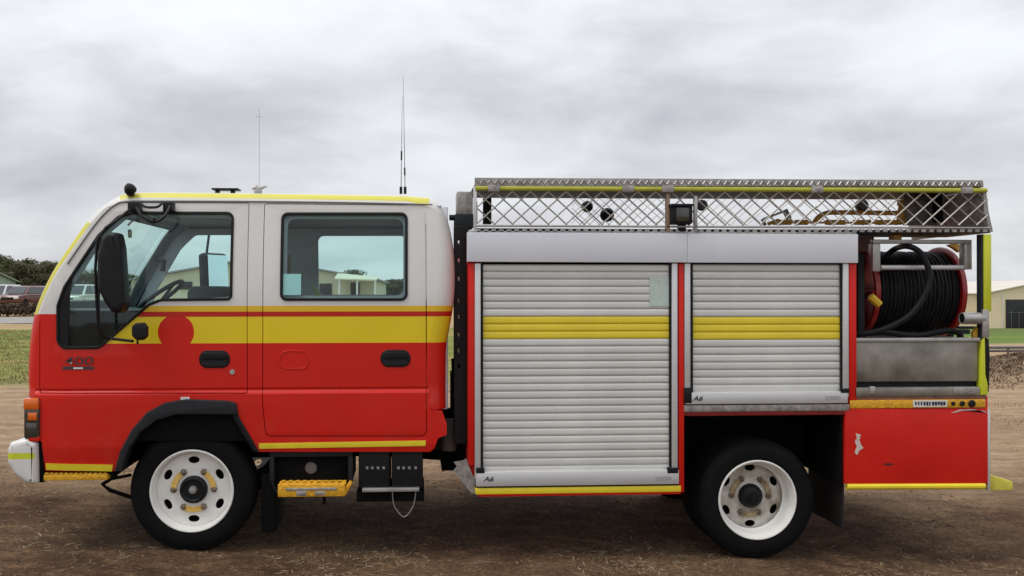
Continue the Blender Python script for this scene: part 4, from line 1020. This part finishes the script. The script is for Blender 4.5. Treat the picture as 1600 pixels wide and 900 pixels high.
tl = [(-8, 399, 124, 0), (6, 400, 120, 1), (21, 406, 117, 0), (34, 412, 115, 2), (47, 405, 121, 0), (60, 413, 114, 2), (73, 409, 119, 0), (88, 411, 116, 2), (103, 409, 120, 1), (120, 413, 118, 0)]
for i, (a, b_, c_, k) in enumerate(tl): place_tree(a, b_, c_, k, '%s, %s tree from the left on the skyline behind the parked cars' % (KIND[k], ORD[i]), GT)
for i, (a, b_, c_, k) in enumerate([(140, 428, 120, 1), (156, 431, 124, 0), (172, 430, 120, 1), (190, 428, 126, 0), (206, 430, 118, 1), (222, 431, 125, 1), (596, 442, 112, 1), (604, 440, 110, 1), (613, 437, 108, 0), (624, 440, 112, 1), (634, 436, 109, 1), (646, 438, 114, 1), (657, 437, 110, 0), (670, 436, 108, 1), (700, 440, 112, 1)]):
    place_tree(a, b_, c_, k, '%s, %s tree from the left of those seen through the cab windows' % (KIND[k], ORD[i]), 'trees seen through the cab windows')
place_tree(551, 422, 95, 1, 'dark rounded tree rising behind the far shed roof, seen through the rear window', None)
for a, b_, k_ in ((1517, 446, 'left'), (1531, 448, 'right')): place_tree(a, b_, 175, 1, k_+' one of two dark tree tops above the right hand shed roof', 'tree tops above the right hand shed')
# --- cars
def car(px, pyb, Y, rz, col, label, cat='car', van=False):
    p = P(px, pyb, Y); z = H(p.x, Y); o = empty('parked_car', (p.x, Y, z), rz=rz)
    M = mat('car_paint_'+col[0], col[1], .25, .1, .04, 3, coat=.6)
    h = .15 if van else 0
    # body: side profile swept across the width with tumblehome; nose points to -x
    lo_ = [(-2.15, .38), (-2.2, .62), (-2.05, .86), (-1.2, .98), (2.1, 1.02), (2.22, .9), (2.22, .4), (1.9, .3), (-1.9, .3)]
    me = plate([lo_], -.88, 1.76, .10, 3); link('body', me, M, o)
    gh = [(-1.25, .95), (-.45, 1.52+h), (-.2, 1.58+h), (1.75, 1.58+h), (2.0, 1.5+h), (2.15, .98)]
    cab_ = plate([gh], -.78, 1.56, .12, 3)
    for v in cab_.vertices:
        t = max(0, (v.co.z-.95)/.65); v.co.y *= (1.06-.16*t)
    link('cabin', cab_, M, o)
    gb = MB(); sc_ = lambda z_: (1.06-.16*max(0, (z_-.95)/.65))*.785
    for s in (-1, 1):
        for xa_, xb_, xc_, xd_ in ((-1.0, -.5, .35, .35), (.45, .45, 1.35, 1.35), (1.45, 1.45, 1.95, 1.85)):
            zl, zh = 1.02, 1.47+h
            gb.add([(xa_, s*sc_(zl), zl), (xb_, s*sc_(zh), zh), (xd_, s*sc_(zh), zh), (xc_, s*sc_(zl), zl)], [(0, 1, 2, 3)])
    gb.add([(-1.26, -.66, 1.0), (-1.26, .66, 1.0), (-.52, .56, 1.5+h), (-.52, -.56, 1.5+h)], [(0, 1, 2, 3)])
    gb.add([(2.17, -.66, 1.05), (2.17, .66, 1.05), (2.06, .56, 1.45+h), (2.06, -.56, 1.45+h)], [(0, 1, 2, 3)])
    gb.build('windows', mat('dark_car_glass', (.02, .025, .03), .08, 0, .05, 3, coat=.5), o)
    gr_ = MB(); gr_.box((-2.23, -.45, .55), (-2.12, .45, .74), .02); gr_.build('grille', M_blk, o)
    for s in (-1, 1):
        q = MB(); q.box((-2.21, s*.5, .62), (-2.0, s*.82, .80), .03); q.build('headlight', M_lblw, o)
        for x in (-1.35, 1.35):
            q = MB(); q.lathe([(0, -.1), (.2, -.1), (.30, -.10), (.33, -.07), (.33, .07), (.30, .1), (0, .1)], (x, s*.80, .33), 'Y', 20); q.build('wheel', M_rubber, o)
    return tag(o, label, cat)
car(2, 476, 68, R(88), ('white', (.50, .51, .54)), 'white four wheel drive car at the far left, windscreen facing the road', van=True)
car(38, 477, 65, R(82), ('maroon', (.12, .035, .03)), 'dark maroon car parked between two pale cars left of the cab')
car(67, 479, 68, R(98), ('pale_blue', (.30, .33, .38)), 'pale bluish car parked closest to the windscreen of the fire truck')
car(96, 478, 69, R(80), ('silver', (.45, .46, .47)), 'silver car mostly hidden behind the front pillar of the cab')
car(126, 477, 67, R(85), ('cream', (.66, .68, .6)), 'cream van seen through the cab windscreen glass', 'van', van=True)
# --- scrubby bank of low bushes between the road and the cars
def shrub(px, Y, h, wd, m, label, group, n=420, sz=.10):
    rng = random.Random(int(px*10)); p = P(px, 480, Y); z = H(p.x, Y); o = empty('low_bush', (p.x, Y, z)); b = MB(); t = MB()
    for k in range(5):
        c = Vector((rng.uniform(-wd, wd)*.6, rng.uniform(-.5, .5), h*rng.uniform(.35, .62))); leaves(b, c, (wd*.55, .5, h*.36), n//5, sz, rng); t.tube([(c.x*.3, 0, -.1), (c.x*.8, c.y*.6, c.z*.7), c], .03, 5)
    b.build('foliage', m, o, 180); t.build('stems', M_bark, o); tag(o, label, 'bush', group)
M_scrub = mat('dark_dry_scrub', (.045, .032, .02), .9, 0, .4, 1.5, col2=(.12, .085, .05))
for i in range(11): shrub(-8+i*15, 55+random.uniform(-1, 1), random.uniform(.85, 1.15), 1.0, M_scrub, ORD[i]+' low dark brown bush from the left on the bank between road and parked cars', 'low bushes along the bank by the road')
# --- sheds
def shed(name, corners, h_e, h_r, wall_m, roof_m, axis_x=True):
    x0, y0, x1, y1, z = corners; o = empty(name, ((x0+x1)/2, (y0+y1)/2, z)); c = Vector(o.location)
    b = MB(); ov = .35
    def loc(x, y, zz_): return Vector((x, y, z+zz_))-c
    b.add([loc(x0, y0, -1), loc(x1, y0, -1), loc(x1, y1, -1), loc(x0, y1, -1), loc(x0, y0, h_e), loc(x1, y0, h_e), loc(x1, y1, h_e), loc(x0, y1, h_e)], [(0, 1, 5, 4), (1, 2, 6, 5), (2, 3, 7, 6), (3, 0, 4, 7)])
    r = MB(); t = .12
    if axis_x:
        ym = (y0+y1)/2
        b.add([loc(x0, y0, h_e), loc(x0, ym, h_r), loc(x0, y1, h_e), loc(x1, y0, h_e), loc(x1, ym, h_r), loc(x1, y1, h_e)], [(0, 1, 2), (3, 4, 5)])
        for (ya, yb) in ((y0-ov, ym), (y1+ov, ym)):
            za = h_e-ov*(h_r-h_e)/(ym-y0)+.03
            r.add([loc(x0-ov, ya, za), loc(x1+ov, ya, za), loc(x1+ov, yb, h_r+.03), loc(x0-ov, yb, h_r+.03), loc(x0-ov, ya, za+t), loc(x1+ov, ya, za+t), loc(x1+ov, yb, h_r+.03+t), loc(x0-ov, yb, h_r+.03+t)], [(0, 1, 2, 3), (4, 5, 6, 7), (0, 1, 5, 4), (1, 2, 6, 5), (3, 0, 4, 7)])
    else:
        xm = (x0+x1)/2
        b.add([loc(x0, y0, h_e), loc(xm, y0, h_r), loc(x1, y0, h_e), loc(x0, y1, h_e), loc(xm, y1, h_r), loc(x1, y1, h_e)], [(0, 1, 2), (3, 4, 5)])
        for (xa_, xb_) in ((x0-ov, xm), (x1+ov, xm)):
            za = h_e-ov*(h_r-h_e)/(xm-x0)+.03
            r.add([loc(xa_, y0-ov, za), loc(xb_, y0-ov, h_r+.03), loc(xb_, y1+ov, h_r+.03), loc(xa_, y1+ov, za), loc(xa_, y0-ov, za+t), loc(xb_, y0-ov, h_r+.03+t), loc(xb_, y1+ov, h_r+.03+t), loc(xa_, y1+ov, za+t)], [(0, 1, 2, 3), (4, 5, 6, 7), (0, 1, 5, 4), (1, 2, 6, 5), (3, 0, 4, 7)])
    b.build('wall', wall_m, o, 10); r.build('roof', roof_m, o, 10)
    return o, c
def ribbed(name, col, pitch=6.0):
    m = mat(name, col, .55, 0.05, .06, .5); t = m.node_tree; bsdf = t.nodes['Principled BSDF']
    tc_ = t.nodes.new('ShaderNodeTexCoord'); wv = t.nodes.new('ShaderNodeTexWave'); wv.inputs['Scale'].default_value = pitch/6
    t.links.new(tc_.outputs['Object'], wv.inputs['Vector']); bp_ = t.nodes.new('ShaderNodeBump'); bp_.inputs['Strength'].default_value = .4; bp_.inputs['Distance'].default_value = .03
    t.links.new(wv.outputs['Fac'], bp_.inputs['Height']); t.links.new(bp_.outputs[0], bsdf.inputs['Normal']); return m
M_cream = ribbed('cream_sheet_metal', (.80, .66, .46)); M_cream2 = ribbed('pale_cream_sheet_metal', (.60, .57, .43)); M_roofl = ribbed('pale_roof_sheeting', (.62, .57, .50))
M_greenw = ribbed('pale_green_sheeting', (.36, .42, .34)); M_roofg = ribbed('grey_roof_sheeting', (.26, .28, .28))
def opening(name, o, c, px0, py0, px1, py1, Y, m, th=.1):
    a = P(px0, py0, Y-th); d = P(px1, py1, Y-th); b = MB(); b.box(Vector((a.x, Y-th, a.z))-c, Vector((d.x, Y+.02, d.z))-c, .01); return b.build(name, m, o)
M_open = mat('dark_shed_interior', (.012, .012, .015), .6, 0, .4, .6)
# cream gabled shed seen through the cab
Yb = 64.5; a = P(205, 440, Yb); d = P(588, 440, Yb); zg = H((a.x+d.x)/2, Yb)
o, c = shed('gabled_shed', (a.x, Yb, d.x, Yb+22, zg), P(0, 438, Yb).z-zg, P(0, 404, Yb).z-zg, M_cream2, M_roofg, False)
tag(o, 'pale cream gabled shed with an awning, seen through the cab windows', 'shed')
opening('window', o, c, 499, 443, 518, 462, Yb, M_open); opening('doorway', o, c, 548, 442, 562, 478, Yb, M_open); opening('window', o, c, 280, 440, 300, 452, Yb, M_open)
b = MB(); q0 = P(528, 428, Yb); q1 = P(588, 437, Yb-3); b.add([Vector((q0.x, Yb, q0.z))-c, Vector((q1.x, Yb, q0.z-.35))-c, Vector((q1.x, Yb-3, q1.z-.1))-c, Vector((q0.x, Yb-3, q1.z))-c, Vector((q0.x, Yb, q0.z+.1))-c, Vector((q1.x, Yb, q0.z-.25))-c, Vector((q1.x, Yb-3, q1.z))-c, Vector((q0.x, Yb-3, q1.z+.1))-c], [(0, 1, 2, 3), (4, 5, 6, 7), (0, 3, 7, 4), (3, 2, 6, 7), (1, 2, 6, 5)]); b.build('awning', M_cream2, o, 10)
for px in (530, 558, 586): q = P(px, 460, Yb-2.9); b = MB(); b.tube([Vector((q.x, Yb-2.9, zg))-c, Vector((q.x, Yb-2.9, q1.z))-c], .07, 6); b.build('awning_post', M_lblw, o)
# right hand shed
Yr = 116.5; zg = H(P(1560, 515, Yr).x, Yr); a = P(1360, 460, Yr); d = P(1551, 460, Yr)
o, c = shed('long_shed', (a.x, Yr, d.x, Yr+16, zg), P(0, 459.5, Yr).z-zg, P(0, 447, Yr+8).z-zg, M_cream, M_roofl, True)
tag(o, 'long cream metal shed with a pale low roof behind the hose reel', 'shed')
a = P(1548, 460, Yr-2); d = P(1720, 460, Yr-2)
o, c = shed('gabled_shed', (a.x, Yr-2, d.x, Yr+22, zg), P(0, 457, Yr-2).z-zg, P(0, 438, Yr-2).z-zg, M_cream, M_roofl, False)
tag(o, 'cream gabled shed with a large dark doorway at the right edge', 'shed')
dw = opening('doorway', o, c, 1572, 468, 1640, 514.5, Yr-2, M_open)
for x in (1580, 1592, 1604): opening('door_frame', o, c, x, 486, x+1, 514, Yr-2.12, mat('dull_frame', (.10, .11, .12), .5), .05)
opening('door_frame', o, c, 1574, 488, 1606, 489, Yr-2.12, MATS['dull_frame'], .05)
opening('downpipe', o, c, 1567, 459, 1568.2, 514, Yr-2.05, M_lblw, .1)
# left shed
Yl = 98; a = P(-230, 450, Yl); d = P(-50, 450, Yl); zg = H(d.x, Yl)
o, c = shed('green_shed', (a.x, Yl, d.x, Yl+12, zg), P(0, 439, Yl).z-zg, P(0, 425, Yl+6).z-zg, M_greenw, M_greenw, True)
tag(o, 'pale green metal shed behind the white car at the far left', 'shed')
# pipe fence on the right
fo = empty('pipe_fence', (P(1560, 550, 29.5).x, 29.5, -1.0)); c = Vector(fo.location)
q0 = P(1440, 546, 29.5); q1 = P(1760, 546, 29.5)
M_fence = mat('dull_fence_steel', (.10, .10, .10), .6, .2, .2, 4)
b = MB(); b.tube([Vector((q0.x, 29.5, q0.z+.06))-c, Vector((q1.x, 29.5, q0.z+.06))-c], .05, 8); b.build('rail', M_fence, fo)
b = MB(); b.tube([Vector((q0.x, 29.5, q0.z-.07))-c, Vector((q1.x, 29.5, q0.z-.07))-c], .05, 8); b.build('rail', M_fence, fo)
for px in (1455, 1495, 1535, 1575, 1615, 1655, 1695): q = P(px, 546, 29.5); b = MB(); b.tube([Vector((q.x, 29.5, H(q.x, 29.5)-.2))-c, Vector((q.x, 29.5, q0.z+.08))-c], .035, 8); b.build('post', M_fence, fo)
tag(fo, 'grey two rail pipe fence between the green paddock and the brown bank on the right', 'fence')
# grass and dry brush
def tufts(name, n, xr, yr, hr_, m, label, dens=None, wd=.006, lean=.5):
    rng = random.Random(n); b = MB()
    for _ in range(n):
        x = rng.uniform(*xr); y = rng.uniform(*yr)
        if dens and rng.random() > dens(x, y): continue
        z = H(x, y); h = rng.uniform(*hr_)
        for k in range(3):
            a = rng.random()*6.28; l = rng.uniform(0, lean)*h; px_, py_ = x+rng.uniform(-.06, .06), y+rng.uniform(-.06, .06); ux, uy = math.cos(a+1.57)*wd, math.sin(a+1.57)*wd
            b.add([(px_-ux, py_-uy, z-.01), (px_+ux, py_+uy, z-.01), (px_+math.cos(a)*l, py_+math.sin(a)*l, z+h)], [(0, 1, 2)])
    o = b.build(name, m, None, 180); tag(o, label, 'grass', kind='stuff')
M_straw = mat('straw_grass', (.17, .13, .06), .9, 0, .3, 2, col2=(.34, .27, .14)); M_green = mat('green_grass', (.10, .15, .03), .9, 0, .3, .35, col2=(.34, .26, .11))
tufts('grass', 22000, (-26, -3), (10.5, 33), (.015, .06), M_green, 'short green and straw coloured grass on the left of the truck', wd=.012)
tufts('dry_grass', 9000, (-4, 12), (4, 10.5), (.015, .05), M_straw, 'sparse dry straw in the sandy ground behind the truck', lambda x, y: max(0, noise.noise(Vector((x*.6, y*.8, 0)))*2), wd=.006, lean=1.5)
tufts('dry_brush', 26000, (8.6, 18), (10.4, 14.6), (.02, .07), mat('brown_dead_brush', (.13, .085, .055), .95, 0, .4, 1.5, col2=(.34, .25, .165)), 'tangled brown dead brush covering the low bank at the right', lambda x, y: math.exp(-((x-13.4)/4.4)**2-((y-12.6)/1.5)**2), wd=.014, lean=2.2)

# straw litter and grit lying on the dirt
def litter():
    rng = random.Random(5); b = MB()
    for i in range(9000):
        x = rng.uniform(-3.6, 4.4); y = rng.uniform(-1.3, 2.5) if i % 3 else rng.uniform(-1.0, .2)
        if noise.noise(Vector((x*1.1, y*1.6, 9))) < rng.uniform(-.25, .3): continue
        a = rng.random()*6.28; l = rng.uniform(.006, .028); wd = rng.uniform(.0008, .002); z = H(x, y)+.004; u = Vector((math.cos(a), math.sin(a), rng.uniform(-.3, .3)))*l; v_ = Vector((-math.sin(a), math.cos(a), .3))*wd
        p = Vector((x, y, z)); b.add([p-u-v_, p+u-v_, p+u+v_, p-u+v_], [(0, 1, 2, 3)])
    o = b.build('straw_litter', mat('pale_straw_bits', (.26, .19, .10), .9, 0, .3, 3, col2=(.50, .40, .25)), None, 180)
    tag(o, 'fine pale bits of straw scattered over the dirt in front of the truck', 'straw', kind='stuff')
litter()
